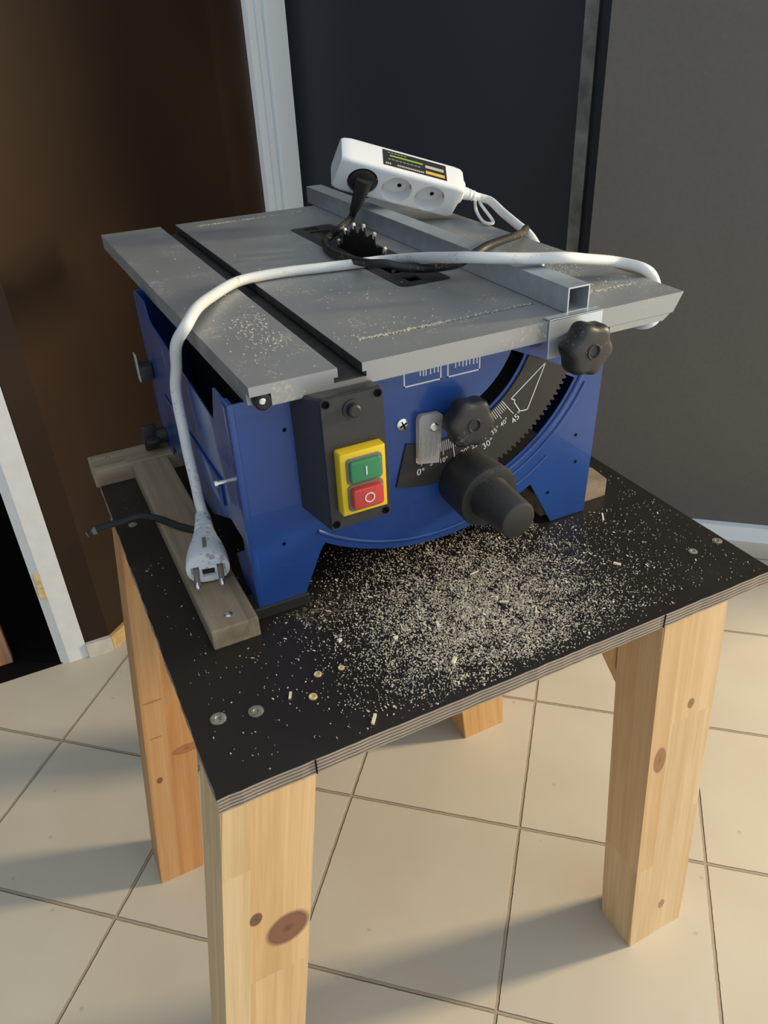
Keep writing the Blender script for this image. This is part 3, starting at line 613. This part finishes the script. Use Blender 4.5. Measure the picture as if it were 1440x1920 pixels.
# ---- tilt scale
pl = arc(CX, CZ, 0.1178, -107.4, -70, 14)
teeth = []
na = 44
for i in range(na):
    a0 = -70 + (46.0) * i / na; r_ = 0.1235 if i % 2 else 0.1265; teeth += [(CX + r_ * math.cos(math.radians(a0)), CZ + r_ * math.sin(math.radians(a0))), (CX + r_ * math.cos(math.radians(a0 + 0.55)), CZ + r_ * math.sin(math.radians(a0 + 0.55)))]
inner = arc(CX, CZ, 0.0835, -24, -108, 40)
poly = pl + teeth + inner
sp = shape2d([poly], 0.0014, PF(YS - 0.0008), bevel=0.0)
scale = obj('tilt_scale', sp, 'scale_black', saw, smooth=False)
YP = YS - 0.0016
bms = []
def ang(deg): return -98.2 + 16.0 * deg / 15
for d_ in range(0, 46):
    r1_ = 0.0925 if d_ % 5 else 0.096
    if d_ % 15 == 0: r1_ = 0.101
    a_ = math.radians(ang(d_)); u = Vector((math.cos(a_), 0, math.sin(a_))); t_ = Vector((-u.z, 0, u.x)) * (0.00022 if d_ % 15 else 0.0003)
    b0 = Vector((CX, YP, CZ)); bmk = bmesh.new()
    q = [b0 + u * 0.0845 + t_, b0 + u * r1_ + t_, b0 + u * r1_ - t_, b0 + u * 0.0845 - t_]
    add_hexa(bmk, q, [p + Vector((0, -0.00012, 0)) for p in q]); bms.append(bmk)
for d_ in range(0, 46, 5):
    big_ = d_ % 15 == 0; r_ = 0.1060 if big_ else 0.1003; size = 0.0074 if big_ else 0.0055
    a_ = math.radians(ang(d_)); c_ = Vector((CX + r_ * math.cos(a_), YP, CZ + r_ * math.sin(a_))); rot = a_ + math.pi / 2; cs, sn = math.cos(rot), math.sin(rot)
    bms.append(text_bm('%d\u00b0' % d_, size, lambda u, v, w_, c_=c_, cs=cs, sn=sn: Vector((c_.x + u * cs - v * sn, c_.y - w_ - 0.0001, c_.z + u * sn + v * cs))))
ar = [(0.3133, 0.1472), (0.2840, 0.1251), (0.2877, 0.1232), (0.2868, 0.1218), (0.2926, 0.1131), (0.2991, 0.1128), (0.3002, 0.1149)]
bmk = bmesh.new()
for i in range(len(ar)):
    p = Vector(ar[i]); q = Vector(ar[(i + 1) % len(ar)]); d_ = (q - p).normalized(); nn = Vector((-d_.y, d_.x)) * 0.0004
    z4 = [p + nn, q + nn, q - nn, p - nn]; add_hexa(bmk, [(v.x, YP, H + v.y) for v in z4], [(v.x, YP - 0.00012, H + v.y) for v in z4])
bms.append(bmk)
obj('scale_print', merge(bms), 'print_white', scale, smooth=False)
# clear pointer
ptr = [(0.2040, H + 0.1295), (0.2062, H + 0.1322), (0.2205, H + 0.1310), (0.2236, H + 0.1285), (0.2200, H + 0.0915), (0.2030, H + 0.0945)]
bm = shape2d([ptr], 0.0035, PF(YS - 0.0040), bevel=0.0006); pt = obj('angle_pointer', bm, 'clear', saw)
bm = bmesh.new()
for k in range(4):
    x = 0.2062 + k * 0.0042; add_hexa(bm, [(x - .0022, YS - 0.0063, H + 0.097), (x - .0016, YS - 0.0063, H + 0.097), (x - .0001, YS - 0.0063, H + 0.117), (x - .0007, YS - 0.0063, H + 0.117)], [(x - .0022, YS - 0.0068, H + 0.097), (x - .0016, YS - 0.0068, H + 0.097), (x - .0001, YS - 0.0068, H + 0.117), (x - .0007, YS - 0.0068, H + 0.117)])
obj('pointer_rib', bm, 'clear', pt, smooth=False)
screw('pointer_screw', (0.2155, YS - 0.0064, H + 0.1215), (0, -1, 0), 0.0034, pt, 'steel', h=0.0016)
star_knob('tilt_lock_knob', (0.2375, YS - 0.0018, H + 0.1245), (0, -1, 0), 0.0182, 0.0235, saw, 0.1)
bm = bmesh.new(); add_lathe(bm, (0.2375, YS + 0.001, H + 0.1245), (0, -1, 0), [(0, 0.0045), (0.012, 0.0045)], n=16); obj('knob_bolt', bm, 'steel', saw)
# height crank
cd = Vector((0.02, -1, -0.03)).normalized(); c0 = Vector((0.2460, YS - 0.001, H + 0.0690))
bm = bmesh.new(); add_lathe(bm, c0, cd, [(0, 0.0235), (0.030, 0.0248), (0.0325, 0.0240), (0.0330, 0.021), (0.0330, 0.0165)], n=48, caps=True)
crank = obj('height_wheel', bm, 'black_plastic', saw)
bm = bmesh.new(); add_lathe(bm, c0 + cd * 0.0325, cd, [(0, 0.0168), (0.003, 0.0160), (0.034, 0.0142), (0.0355, 0.0134), (0.0360, 0.0120)], n=40); obj('crank_handle', bm, 'black_plastic', crank)
# ---- switch box
BY = YS - 0.033
sb = bmesh.new()
fr = [(0.1226, H + 0.0790), (0.1656, H + 0.0790), (0.1668, H + 0.0805), (0.1648, H + 0.1722), (0.1634, H + 0.1737), (0.1238, H + 0.1737), (0.1222, H + 0.1722)]
bk = [(0.1145, H + 0.0830), (0.1670, H + 0.0830), (0.1685, H + 0.0850), (0.1685, H + 0.1660), (0.1665, H + 0.1680), (0.1160, H + 0.1685), (0.1140, H + 0.1665)]
add_hexa(sb, [(x, YS - 0.0002, z) for x, z in bk], [(x, BY + 0.003, z) for x, z in fr])
fr2 = [(x, BY + 0.003, z) for x, z in fr]; 
def shrink(P, k): cxx = sum(p[0] for p in P) / len(P); czz = sum(p[1] for p in P) / len(P); return [(cxx + (x - cxx) * k, czz + (z - czz) * k) for x, z in P]
sbox = obj('switch_box', sb, 'box_plastic', saw, smooth=False)
bm = bmesh.new(); s9 = shrink(fr, 1.0); add_hexa(bm, [(x, BY + 0.0028, z) for x, z in s9], [(x, BY, z) for x, z in shrink(fr, 0.985)]); lid = obj('switch_lid', bm, 'box_plastic', sbox, smooth=False)
for x, z in ((0.1258, 0.1700), (0.1610, 0.1700), (0.1262, 0.0835), (0.1626, 0.0835)):
    bm = bmesh.new(); add_lathe(bm, (x, BY - 0.0001, H + z), (0, -1, 0), [(0, 0.0026), (0.0006, 0.0026), (0.0006, 0.0016), (-0.0005, 0.0015)], n=16); obj('lid_screw', bm, 'hole', lid)
bm = bmesh.new(); add_lathe(bm, (0.1432, BY, H + 0.1633), (0, -1, 0), [(0, 0.0066), (0.0008, 0.0066), (0.0010, 0.0045), (0.0045, 0.0042), (0.0052, 0.0032)], n=24); obj('reset_button', bm, 'black_plastic', sbox)
yb = shape2d([[(0.1285, H + 0.0935), (0.1602, H + 0.0935), (0.1602, H + 0.1385), (0.1295, H + 0.1385), (0.1285, H + 0.1375)]], 0.008, PF(BY - 0.004), bevel=0.0008)
sw = obj('switch_plate', yb, 'yellow', sbox)
YW = BY - 0.0080
for nm, mt, z0, z1, sym in (('start_button', 'green', 0.1184, 0.1330, 'I'), ('stop_button', 'red', 0.0998, 0.1140, 'O')):
    bez = shape2d([rrect(0.1322, H + z0 - 0.0022 - (0.0014 if mt == 'red' else 0), 0.1575, H + z1 + 0.0016, 0.003)], 0.0016, PF(YW - 0.0006), bevel=0.0005); bz_ = obj('button_bezel', bez, 'smoke', sw)
    bt_ = shape2d([rrect(0.1340, H + z0, 0.1552, H + z1, 0.0015)], 0.0032 if nm == 'start_button' else 0.0052, PF(YW - 0.0024 - (0 if nm == 'start_button' else 0.001)), bevel=0.0008); b_ = obj(nm, bt_, mt, sw)
    yf = YW - (0.0050 if nm == 'start_button' else 0.0070)
    bm = bmesh.new()
    if sym == 'I': add_box(bm, (0.1442, yf - 0.0002, H + 0.1226), (0.1451, yf + 0.0002, H + 0.1288))
    else:
        bm.free(); ro = [(0.1450 + 0.0036 * math.cos(2 * math.pi * k / 32), H + 0.1068 + 0.0036 * math.sin(2 * math.pi * k / 32)) for k in range(32)]; ri = [(0.1450 + 0.0028 * math.cos(2 * math.pi * k / 32), H + 0.1068 + 0.0028 * math.sin(2 * math.pi * k / 32)) for k in range(32)]
        bm = shape2d([ro, ri], 0.0003, PF(yf))
    obj('button_mark', bm, 'print_white', sw, smooth=False)

# ================================================================== power strip
ps = tag(empty('power_strip', (0.36, 0.47, ZT)), 'white three socket power strip tilted on the saw fence', 'power strip')
SO = Vector((0.2986, 0.4554, 0.7137)); SM = Matrix(((0.9285, 0.3518, 0.1192), (-0.2120, 0.7654, -0.6076), (-0.3050, 0.5389, 0.7852)))
SL, SD, SH = 0.1328, 0.0332, 0.0409
def S3(a, b, c): return SO + SM @ Vector((a, b, c))      # a along, b into the strip, c up (0 at top edge)
bm = bmesh.new()
ends = [(0.0, 0.90, 0.006), (0.003, 0.96, 0.003), (0.010, 1.0, 0.0), (SL - 0.010, 1.0, 0.0), (SL - 0.003, 0.97, 0.0), (SL, 0.90, 0.0)]
sec = []
rad = 0.0045
for (cb, cc, a0) in ((rad, -rad, 90), (rad, -SH + rad, 180), (SD - rad, -SH + rad, 270), (SD - rad, -rad, 0)):
    for i in range(6):
        aa = math.radians(a0 + 90 * i / 5); sec.append((cb + rad * math.cos(aa), cc + rad * math.sin(aa)))
rings = []
for (a_, k, _) in ends: rings.append([bm.verts.new(S3(a_, SD / 2 + (b_ - SD / 2) * k, -SH / 2 + (c_ + SH / 2) * k)) for b_, c_ in sec])
for r0_, r1_ in zip(rings, rings[1:]):
    for k in range(len(sec)): bm.faces.new([r0_[k], r0_[(k + 1) % len(sec)], r1_[(k + 1) % len(sec)], r1_[k]])
bm.faces.new(rings[0]); bm.faces.new(rings[-1][::-1])
cuts = []
din = SM @ Vector((0, 1, 0)); sup = SM @ Vector((0, 0, 1))
SOCK = [0.0275 + 0.0366 * i for i in range(3)]
SCZ = -0.0215
for s in SOCK: cuts.append(lathe(S3(s, -0.004, SCZ), din, [(0, 0.0160), (0.0195, 0.0150)], n=40, up=sup))
body = obj('strip_body', boolean(bm, cuts), 'white_plastic', ps)
def srot(p, ca, q):  # point in the socket plane rotated
    return p
for i, s in enumerate(SOCK):
    bm = bmesh.new()
    add_lathe(bm, S3(s, 0.0150, SCZ), -din, [(0, 0.0151), (0.0005, 0.0151)], n=40, up=sup)
    so = obj('socket', bm, 'white_plastic', ps)
    a45 = math.radians(-38)
    for sg in (-1, 1):
        obj('pin_hole', lathe(S3(s + sg * 0.0077 * math.cos(a45), 0.0143, SCZ + sg * 0.0077 * math.sin(a45)), -din, [(0, 0.0022), (0.0004, 0.0022)], n=14, up=sup), 'hole', so)
        ea, ec = -math.sin(a45) * sg, math.cos(a45) * sg
        tb = bmesh.new(); add_tube(tb, [S3(s - sg * 0.0142, 0.002 + 0.011 * t, SCZ - sg * 0.004 + 0.003 * math.sin(t * 3)) for t in (0, .3, .6, 1)], 0.0013, n=8, sub=4)
        obj('earth_contact', tb, 'copper', so)
# sticker on the top face
def T3(u, v, w_=0.0): return S3(u, v, 0.00015 + w_)
def tquad(u0, u1, v0, v1, w0=0.0, h=0.00015):
    b = bmesh.new(); add_hexa(b, [T3(u0, v0, w0), T3(u1, v0, w0), T3(u1, v1, w0), T3(u0, v1, w0)], [T3(u0, v0, w0 + h), T3(u1, v0, w0 + h), T3(u1, v1, w0 + h), T3(u0, v1, w0 + h)]); return b
st = obj('sticker', tquad(0.0425, 0.1120, 0.0060, 0.0275), 'sticker', ps, smooth=False)
obj('sticker_stripe', tquad(0.0500, 0.0860, 0.0195, 0.0215, 0.00016), 'stk_green', st, smooth=False)
obj('sticker_patch', tquad(0.0885, 0.1090, 0.0165, 0.0205, 0.00016), 'stk_grey', st, smooth=False)
obj('sticker_patch', tquad(0.0885, 0.1095, 0.0085, 0.0125, 0.00016), 'stk_yellow', st, smooth=False)
lines = []
lines += [tquad(0.0480 + 0.004 * k, 0.0510 + 0.004 * k, 0.0150, 0.0157, 0.00016) for k in range(9)]
lines += [tquad(0.0480 + 0.0035 * k, 0.0505 + 0.0035 * k, 0.0242, 0.0249, 0.00016) for k in range(6)]
lines += [tquad(0.0450 + 0.0021 * k, 0.0464 + 0.0021 * k, 0.0078, 0.0102, 0.00016) for k in range(20) if k not in (3, 4, 5)]
obj('sticker_print', merge(lines), 'stk_grey', st, smooth=False)
# cord boot, cord and plug
er = S3(SL, SD * 0.5, -SH * 0.42); dr = SM @ Vector((1, 0, 0))
bm = bmesh.new(); add_lathe(bm, er - dr * 0.002, dr, [(0, 0.0125), (0.004, 0.0125), (0.006, 0.0110), (0.0065, 0.0065), (0.013, 0.0062), (0.0135, 0.0052), (0.0155, 0.0060), (0.018, 0.0050), (0.020, 0.0056), (0.0225, 0.0044), (0.026, 0.0042)], n=24)
obj('cord_boot', bm, 'white_plastic', ps)
st0 = er + dr * 0.022
cordp = [st0, st0 + dr * 0.006, (0.4580, 0.4350, 0.6570), (0.4500, 0.4000, 0.6520), (0.4440, 0.3660, 0.6470), (0.4455, 0.3420, 0.6380), (0.4470, 0.3050, 0.6100), (0.4440, 0.2450, 0.5990), (0.4280, 0.1820, 0.6050), (0.4190, 0.1530, 0.6095),
         (0.4290, 0.1500, 0.6140), (0.4395, 0.1620, 0.6260), (0.4400, 0.1690, 0.6390), (0.4310, 0.1730, 0.6475), (0.4170, 0.1900, 0.6512), (0.3835, 0.1850, 0.6592), (0.3577, 0.1790, 0.6655), (0.3354, 0.1891, 0.6662), (0.3081, 0.1988, 0.6685), (0.2920, 0.2120, 0.6688), (0.2868, 0.2336, 0.6650), (0.2858, 0.2663, 0.6585), (0.2832, 0.3020, 0.6508),
         (0.2729, 0.3252, 0.6460), (0.2463, 0.3292, 0.6460), (0.2183, 0.3345, 0.6460), (0.1909, 0.3397, 0.6460), (0.1623, 0.3400, 0.6460), (0.1411, 0.3318, 0.6464), (0.1146, 0.3012, 0.6480), (0.0930, 0.2650, 0.6515), (0.0778, 0.2380, 0.6490), (0.0695, 0.2450, 0.6345), (0.0672, 0.2690, 0.6095), (0.0662, 0.2640, 0.5955), (0.0655, 0.2640, 0.5770), (0.0648, 0.2590, 0.5605), (0.0645, 0.2570, 0.5430), (0.0642, 0.2495, 0.5200), (0.0640, 0.2470, 0.5045), (0.0642, 0.2420, 0.4945)]
for i_, p_ in enumerate(cordp):
    if tuple(p_) == (0.0672, 0.2690, 0.6095): cordp[i_] = (0.0685, 0.2570, 0.6135)
cord = obj('cord', tube(cordp, 0.0043, n=14, sub=8), 'cord_white', ps)
bm = bmesh.new(); add_tube(bm, [st0 + Vector((-0.004, -0.004, -0.002)), (0.4460, 0.4450, 0.6480), (0.4340, 0.4150, 0.6445), (0.4310, 0.4000, 0.6440), (0.4370, 0.3985, 0.6440), (0.4450, 0.4150, 0.6455), (0.4500, 0.4420, 0.6540), st0 + Vector((0.001, -0.004, -0.002))], 0.0017, n=8)
obj('hanging_loop', bm, 'white_plastic', ps)
# plug lying on the batten
pA = Vector((0.0642, 0.2444, 0.4938)); pB = Vector((0.0490, 0.1760, 0.4880)); pd = (pB - pA).normalized(); px_, py_, _ = frame(pd)
if px_.x < 0: px_, py_ = -px_, -py_
PLn = (pB - pA).length
bm = bmesh.new()
prf = [(0, .0050, .0050), (.004, .0054, .0054), (.006, .0062, .0062), (.009, .0056, .0056), (.012, .0066, .0064), (.0150, .0060, .0058), (.018, .0072, .0068), (.021, .0064, .006), (.024, .0078, .0072), (.027, .0070, .0066), (.030, .0088, .0078), (.036, .0098, .0086), (.044, .0122, .0100), (.052, .0140, .0112), (.058, .0150, .0122), (PLn - .006, .0158, .0126), (PLn - .001, .0160, .0126), (PLn, .0156, .0122)]
rings = []
for h, rx, ry in prf:
    ring_ = []
    for k in range(40):
        aa = 2 * math.pi * k / 40; cx_ = math.copysign(abs(math.cos(aa)) ** 0.8, math.cos(aa)); sy_ = math.copysign(abs(math.sin(aa)) ** 0.8, math.sin(aa))
        ring_.append(bm.verts.new(pA + pd * h + px_ * (cx_ * rx) + py_ * (sy_ * ry)))
    rings.append(ring_)
for r0_, r1_ in zip(rings, rings[1:]):
    for k in range(40): bm.faces.new([r0_[k], r0_[(k + 1) % 40], r1_[(k + 1) % 40], r1_[k]])
bm.faces.new(rings[0][::-1]); bm.faces.new(rings[-1])
pc_ = []
def pbox(cx_, cy_, w_, h_, d_):
    b = bmesh.new(); q = [(cx_ - w_, cy_ - h_), (cx_ + w_, cy_ - h_), (cx_ + w_, cy_ + h_), (cx_ - w_, cy_ + h_)]
    add_hexa(b, [pB + pd * 0.003 + px_ * x + py_ * y for x, y in q], [pB - pd * d_ + px_ * x + py_ * y for x, y in q]); return b
bm = boolean(bm, [pbox(0, -0.0035 if py_.z > 0 else 0.0035, 0.0046, 0.0036, 0.014), pbox(-0.0095, 0.0, 0.0030, 0.0030, 0.0025), pbox(0.0095, 0.0, 0.0030, 0.0030, 0.0025)])
plug = obj('plug', bm, 'plug_white', ps)
cy0 = -0.0035 if py_.z > 0 else 0.0035
def pface(x, y, d): return pB - pd * d + px_ * x + py_ * y
bm = bmesh.new(); q4 = [(-.0045, cy0 - .0035), (.0045, cy0 - .0035), (.0045, cy0 + .0035), (-.0045, cy0 + .0035)]; q5 = [(x * .93, cy0 + (y - cy0) * .93) for x, y in q4]
add_hexa(bm, [pface(x, y, 0.0135) for x, y in q4], [pface(x, y, 0.0028) for x, y in q5]); obj('plug_cavity_shade', bm, 'rubber', plug, smooth=False)  # dark block set in the recess, its colour stands for the shade there
upv = py_ if py_.z > 0 else -py_
bm = bmesh.new(); q = pB - pd * 0.022 + upv * 0.0128
for (a0, a1, w_, mt_) in ((0.0, 0.012, 0.0013, 0),):
    add_hexa(bm, [q - px_ * w_ - upv * .002, q + px_ * w_ - upv * .002, q + px_ * w_ + pd * a1 - upv * .001, q - px_ * w_ + pd * a1 - upv * .001], [q - px_ * w_, q + px_ * w_, q + px_ * w_ + pd * a1 + upv * .0004, q - px_ * w_ + pd * a1 + upv * .0004])
obj('plug_ridge', bm, 'smoke', plug, smooth=False)
pdn = (pd + Vector((0, 0, -0.28))).normalized()
for sg in (-1, 1):
    bm = bmesh.new(); add_lathe(bm, pB + px_ * (0.0088 * sg) - pd * 0.003, pdn, [(0, 0.0022), (0.0145, 0.0022)], n=14); pn = obj('plug_pin', bm, 'smoke', plug)
    bm = bmesh.new(); add_lathe(bm, pB + px_ * (0.0088 * sg) - pd * 0.003 + pdn * 0.0145, pdn, [(0, 0.0022), (0.0030, 0.0022), (0.0048, 0.0014)], n=14); obj('pin_tip', bm, 'steel', pn)

# ---- the saw's own black cord, plugged into the first socket
s0 = S3(SOCK[0], 0.0, SCZ)
bm = bmesh.new(); add_lathe(bm, S3(SOCK[0], 0.0130, SCZ), -din, [(0, 0.0148), (0.010, 0.0146), (0.014, 0.0135), (0.0155, 0.0110)], n=36, up=sup)
kp = s0 - din * 0.004; down = -sup
tubeb = bmesh.new(); add_tube(tubeb, [kp + sup * 0.006, kp + down * 0.008 - din * 0.004, kp + down * 0.020 - din * 0.006, kp + down * 0.030 - din * 0.006], lambda t: 0.0088 - 0.0045 * t, n=14, sub=6)
cplug = obj('cord_plug', merge([bm, tubeb]), 'rubber', saw)
k2 = kp + down * 0.029 - din * 0.006
bc = [k2 + sup * 0.002, k2 + down * 0.008 + Vector((-0.001, 0.0, -0.002)), (0.2805, 0.4270, 0.6560), (0.2720, 0.4320, 0.6490), (0.2610, 0.4250, 0.6458), (0.2505, 0.3900, 0.6455), (0.2492, 0.3480, 0.6470), (0.2500, 0.3050, 0.6515), (0.2590, 0.2890, 0.6530), (0.2710, 0.2810, 0.6498), (0.2875, 0.2705, 0.6487), (0.3015, 0.2502, 0.6535), (0.3105, 0.2425, 0.6590), (0.3180, 0.2410, 0.6630), (0.3349, 0.2500, 0.6642), (0.3806, 0.2869, 0.6572), (0.4200, 0.3240, 0.6490), (0.4375, 0.3420, 0.6475), (0.4440, 0.3520, 0.6440), (0.4450, 0.3560, 0.6300), (0.4400, 0.3600, 0.6000), (0.4100, 0.3650, 0.5750), (0.3720, 0.3700, 0.5600)]
obj('power_cord', tube(bc, 0.0036, n=12, sub=8), 'cord_black', saw)

# ================================================================== small loose things
sp_ = [(0.0700, 0.2350, H + 0.0035), (0.0640, 0.2420, H + 0.0200), (0.0480, 0.2604, H + 0.0195), (0.0350, 0.2820, H + 0.0193), (0.0223, 0.2946, H + 0.0195), (0.0077, 0.2985, H + 0.0170), (-0.0072, 0.3057, H + 0.0130), (-0.0225, 0.3082, H + 0.0085)]
stp = tag(obj('loose_cable', tube([(0.0640, 0.2425, H + 0.0192), *sp_[2:]], 0.0030, n=10, sub=6), 'rubber'), 'black cable end with a grey tip lying across the left batten', 'cable')
bm = bmesh.new(); add_tube(bm, [(-0.0150, 0.3072, H + 0.0107), (-0.0235, 0.3084, H + 0.0082)], lambda t: 0.0034 - 0.0010 * t, n=12, sub=3); obj('cable_tip', bm, 'smoke', stp)

# sawdust on the bench top
def flake(bm, x, y, z, L, wd, th, yaw, tilt=0.0):
    c, s = math.cos(yaw), math.sin(yaw); d = Vector((c * math.cos(tilt), s * math.cos(tilt), math.sin(tilt))); n_ = Vector((-s, c, 0)); up = d.cross(n_)
    o_ = Vector((x, y, z + th * 0.5 + abs(math.sin(tilt)) * L * 0.5))
    v = [bm.verts.new(o_ + d * (L / 2 * a) + n_ * (wd / 2 * b * random.uniform(.6, 1)) + up * (th / 2 * e_)) for a in (-1, 1) for b in (-1, 1) for e_ in (-1, 1)]
    for f_ in ((0, 1, 3, 2), (4, 6, 7, 5), (0, 4, 5, 1), (2, 3, 7, 6), (0, 2, 6, 4), (1, 5, 7, 3)): bm.faces.new([v[i] for i in f_])
def free(x, y):     # keeps the dust off the saw feet and the battens
    if 0.031 < x < 0.070 and y > 0.118: return False
    if 0.066 < x < 0.115 and 0.133 < y < 0.162: return False
    if 0.325 < x < 0.405 and y > 0.134: return False
    return 0.004 < x < W - 0.004 and 0.003 < y < 0.32
bm = bmesh.new(); cnt = 0
while cnt < 24000:
    u = random.random()
    if u < 0.62: x = random.gauss(0.215, 0.050); y = random.gauss(0.055, 0.040)
    elif u < 0.80: x = random.gauss(0.240, 0.055); y = random.gauss(0.115, 0.045)
    elif u < 0.955: x = random.gauss(0.20, 0.080); y = random.gauss(0.075, 0.055)
    else: x = random.uniform(0.01, 0.43); y = random.uniform(0.005, 0.27)
    if not free(x, y): continue
    if u < 0.955 and mnoise.noise((x * 75, y * 75, 0.0)) * 0.9 + mnoise.noise((x * 260, y * 260, 3.0)) * 0.7 < random.uniform(-0.9, 0.45): continue
    if x < 0.13 and random.random() < 0.7 * min(1, (0.13 - x) / 0.05): continue
    if y < 0.012 and random.random() < 0.6: continue
    L = random.uniform(0.0003, 0.0011) * (2.3 if random.random() < 0.06 else 1)
    flake(bm, x, y, H + random.random() * 0.0006, L, L * random.uniform(0.3, 0.7), random.uniform(0.0003, 0.0007), random.uniform(0, 6.3), random.uniform(-.5, .5)); cnt += 1
tag(obj('sawdust', bm, 'sawdust', smooth=False), 'pale sawdust spilled over the black bench top in front of the saw', 'sawdust', kind='stuff')
# dust on the saw table
bm = bmesh.new()
def patch(cx_, cy_, sx_, sy_, n_, lmax=0.0016):
    for _ in range(n_):
        x = random.gauss(cx_, sx_); y = random.gauss(cy_, sy_)
        if 0.1385 < x < 0.1635 or x < 0.088 or x > 0.43 or y < 0.128: continue
        L = random.uniform(0.0005, lmax); flake(bm, x, y, ZT, L, L * random.uniform(.3, .7), random.uniform(.0002, .0004), random.uniform(0, 6.3), 0)
patch(0.1246, 0.235, 0.012, 0.020, 130, 0.0022); patch(0.120, 0.196, 0.010, 0.02, 90); patch(0.130, 0.31, 0.012, 0.02, 40); patch(0.20, 0.175, 0.03, 0.012, 60); patch(0.22, 0.25, 0.03, 0.04, 50); patch(0.19, 0.42, 0.05, 0.05, 30)
patch(0.39, 0.235, 0.018, 0.02, 120); patch(0.375, 0.30, 0.015, 0.03, 60); patch(0.39, 0.17, 0.02, 0.012, 60)
for (x0, x1, yy, n_) in ((0.1755, 0.245, 0.1635, 340), (0.245, 0.318, 0.1640, 60), (0.352, 0.414, 0.1612, 260), (0.178, 0.215, 0.5972, 100), (0.215, 0.305, 0.5972, 120)):
    for _ in range(n_):
        x = random.uniform(x0, x1); y = yy + random.gauss(0, 0.0011); L = random.uniform(.0006, .0018)
        flake(bm, x, y, ZT - 0.0002, L, L * .5, random.uniform(.0003, .0006), random.uniform(0, 6.3), random.uniform(-.3, .3))
tag(obj('sawdust', bm, 'sawdust', smooth=False), 'thin sawdust specks on the grey aluminium saw table', 'sawdust', kind='stuff')

# larger splinters, each one its own thing
def splinter(x, y, z, L, wd, yaw, label, th=0.0011, group=None):
    b = bmesh.new(); flake(b, 0, 0, 0, L, wd, th, yaw, 0.0); o = obj('wood_splinter', b, 'chip', smooth=False); o.location = (x, y, z)
    return tag(o, label, 'wood splinter', group)
splinter(0.3740, 0.1220, H, 0.0110, 0.0016, 0.95, 'long pale splinter lying right of the saw on the bench top')
splinter(0.3394, 0.0637, H, 0.0055, 0.0028, -1.0, 'stubby pale splinter beside the right edge of the sawdust')
splinter(0.1140, 0.0880, H, 0.0030, 0.0026, 0.4, 'small white chip left of the sawdust heap', 0.0018)
splinter(0.0648, 0.0555, H, 0.0058, 0.0022, 1.1, 'chip lying between the large screw heads and the drilled holes')
splinter(0.1035, 0.0112, H, 0.0080, 0.0020, 0.9, 'pale splinter closest to the front edge of the bench top', 0.0016)
splinter(0.1816, 0.0684, H + 0.0008, 0.0055, 0.0026, 1.2, 'thick white chip upright in the middle of the sawdust heap', 0.0016)
splinter(0.1728, 0.0316, H + 0.0008, 0.0060, 0.0030, 0.7, 'broad white chip in the part of the sawdust nearest the front edge', 0.0016)
splinter(0.1492, 0.0710, H + 0.0006, 0.0032, 0.0024, 0.2, 'small square chip at the left side of the sawdust heap', 0.0016)
splinter(0.2366, 0.0669, H + 0.0008, 0.0065, 0.0018, -0.5, 'pale sliver on the sawdust below the black crank handle')
splinter(0.2511, 0.0475, H + 0.0008, 0.0070, 0.0014, 0.9, 'yellowish sliver at the right side of the sawdust heap')
splinter(0.2366, 0.1081, H + 0.0006, 0.0075, 0.0010, 0.1, 'thin straight sliver close under the black crank handle')
splinter(0.3865, 0.2440, ZT, 0.0045, 0.0018, 0.6, 'pale chip on the saw table right of the fence', 0.002)
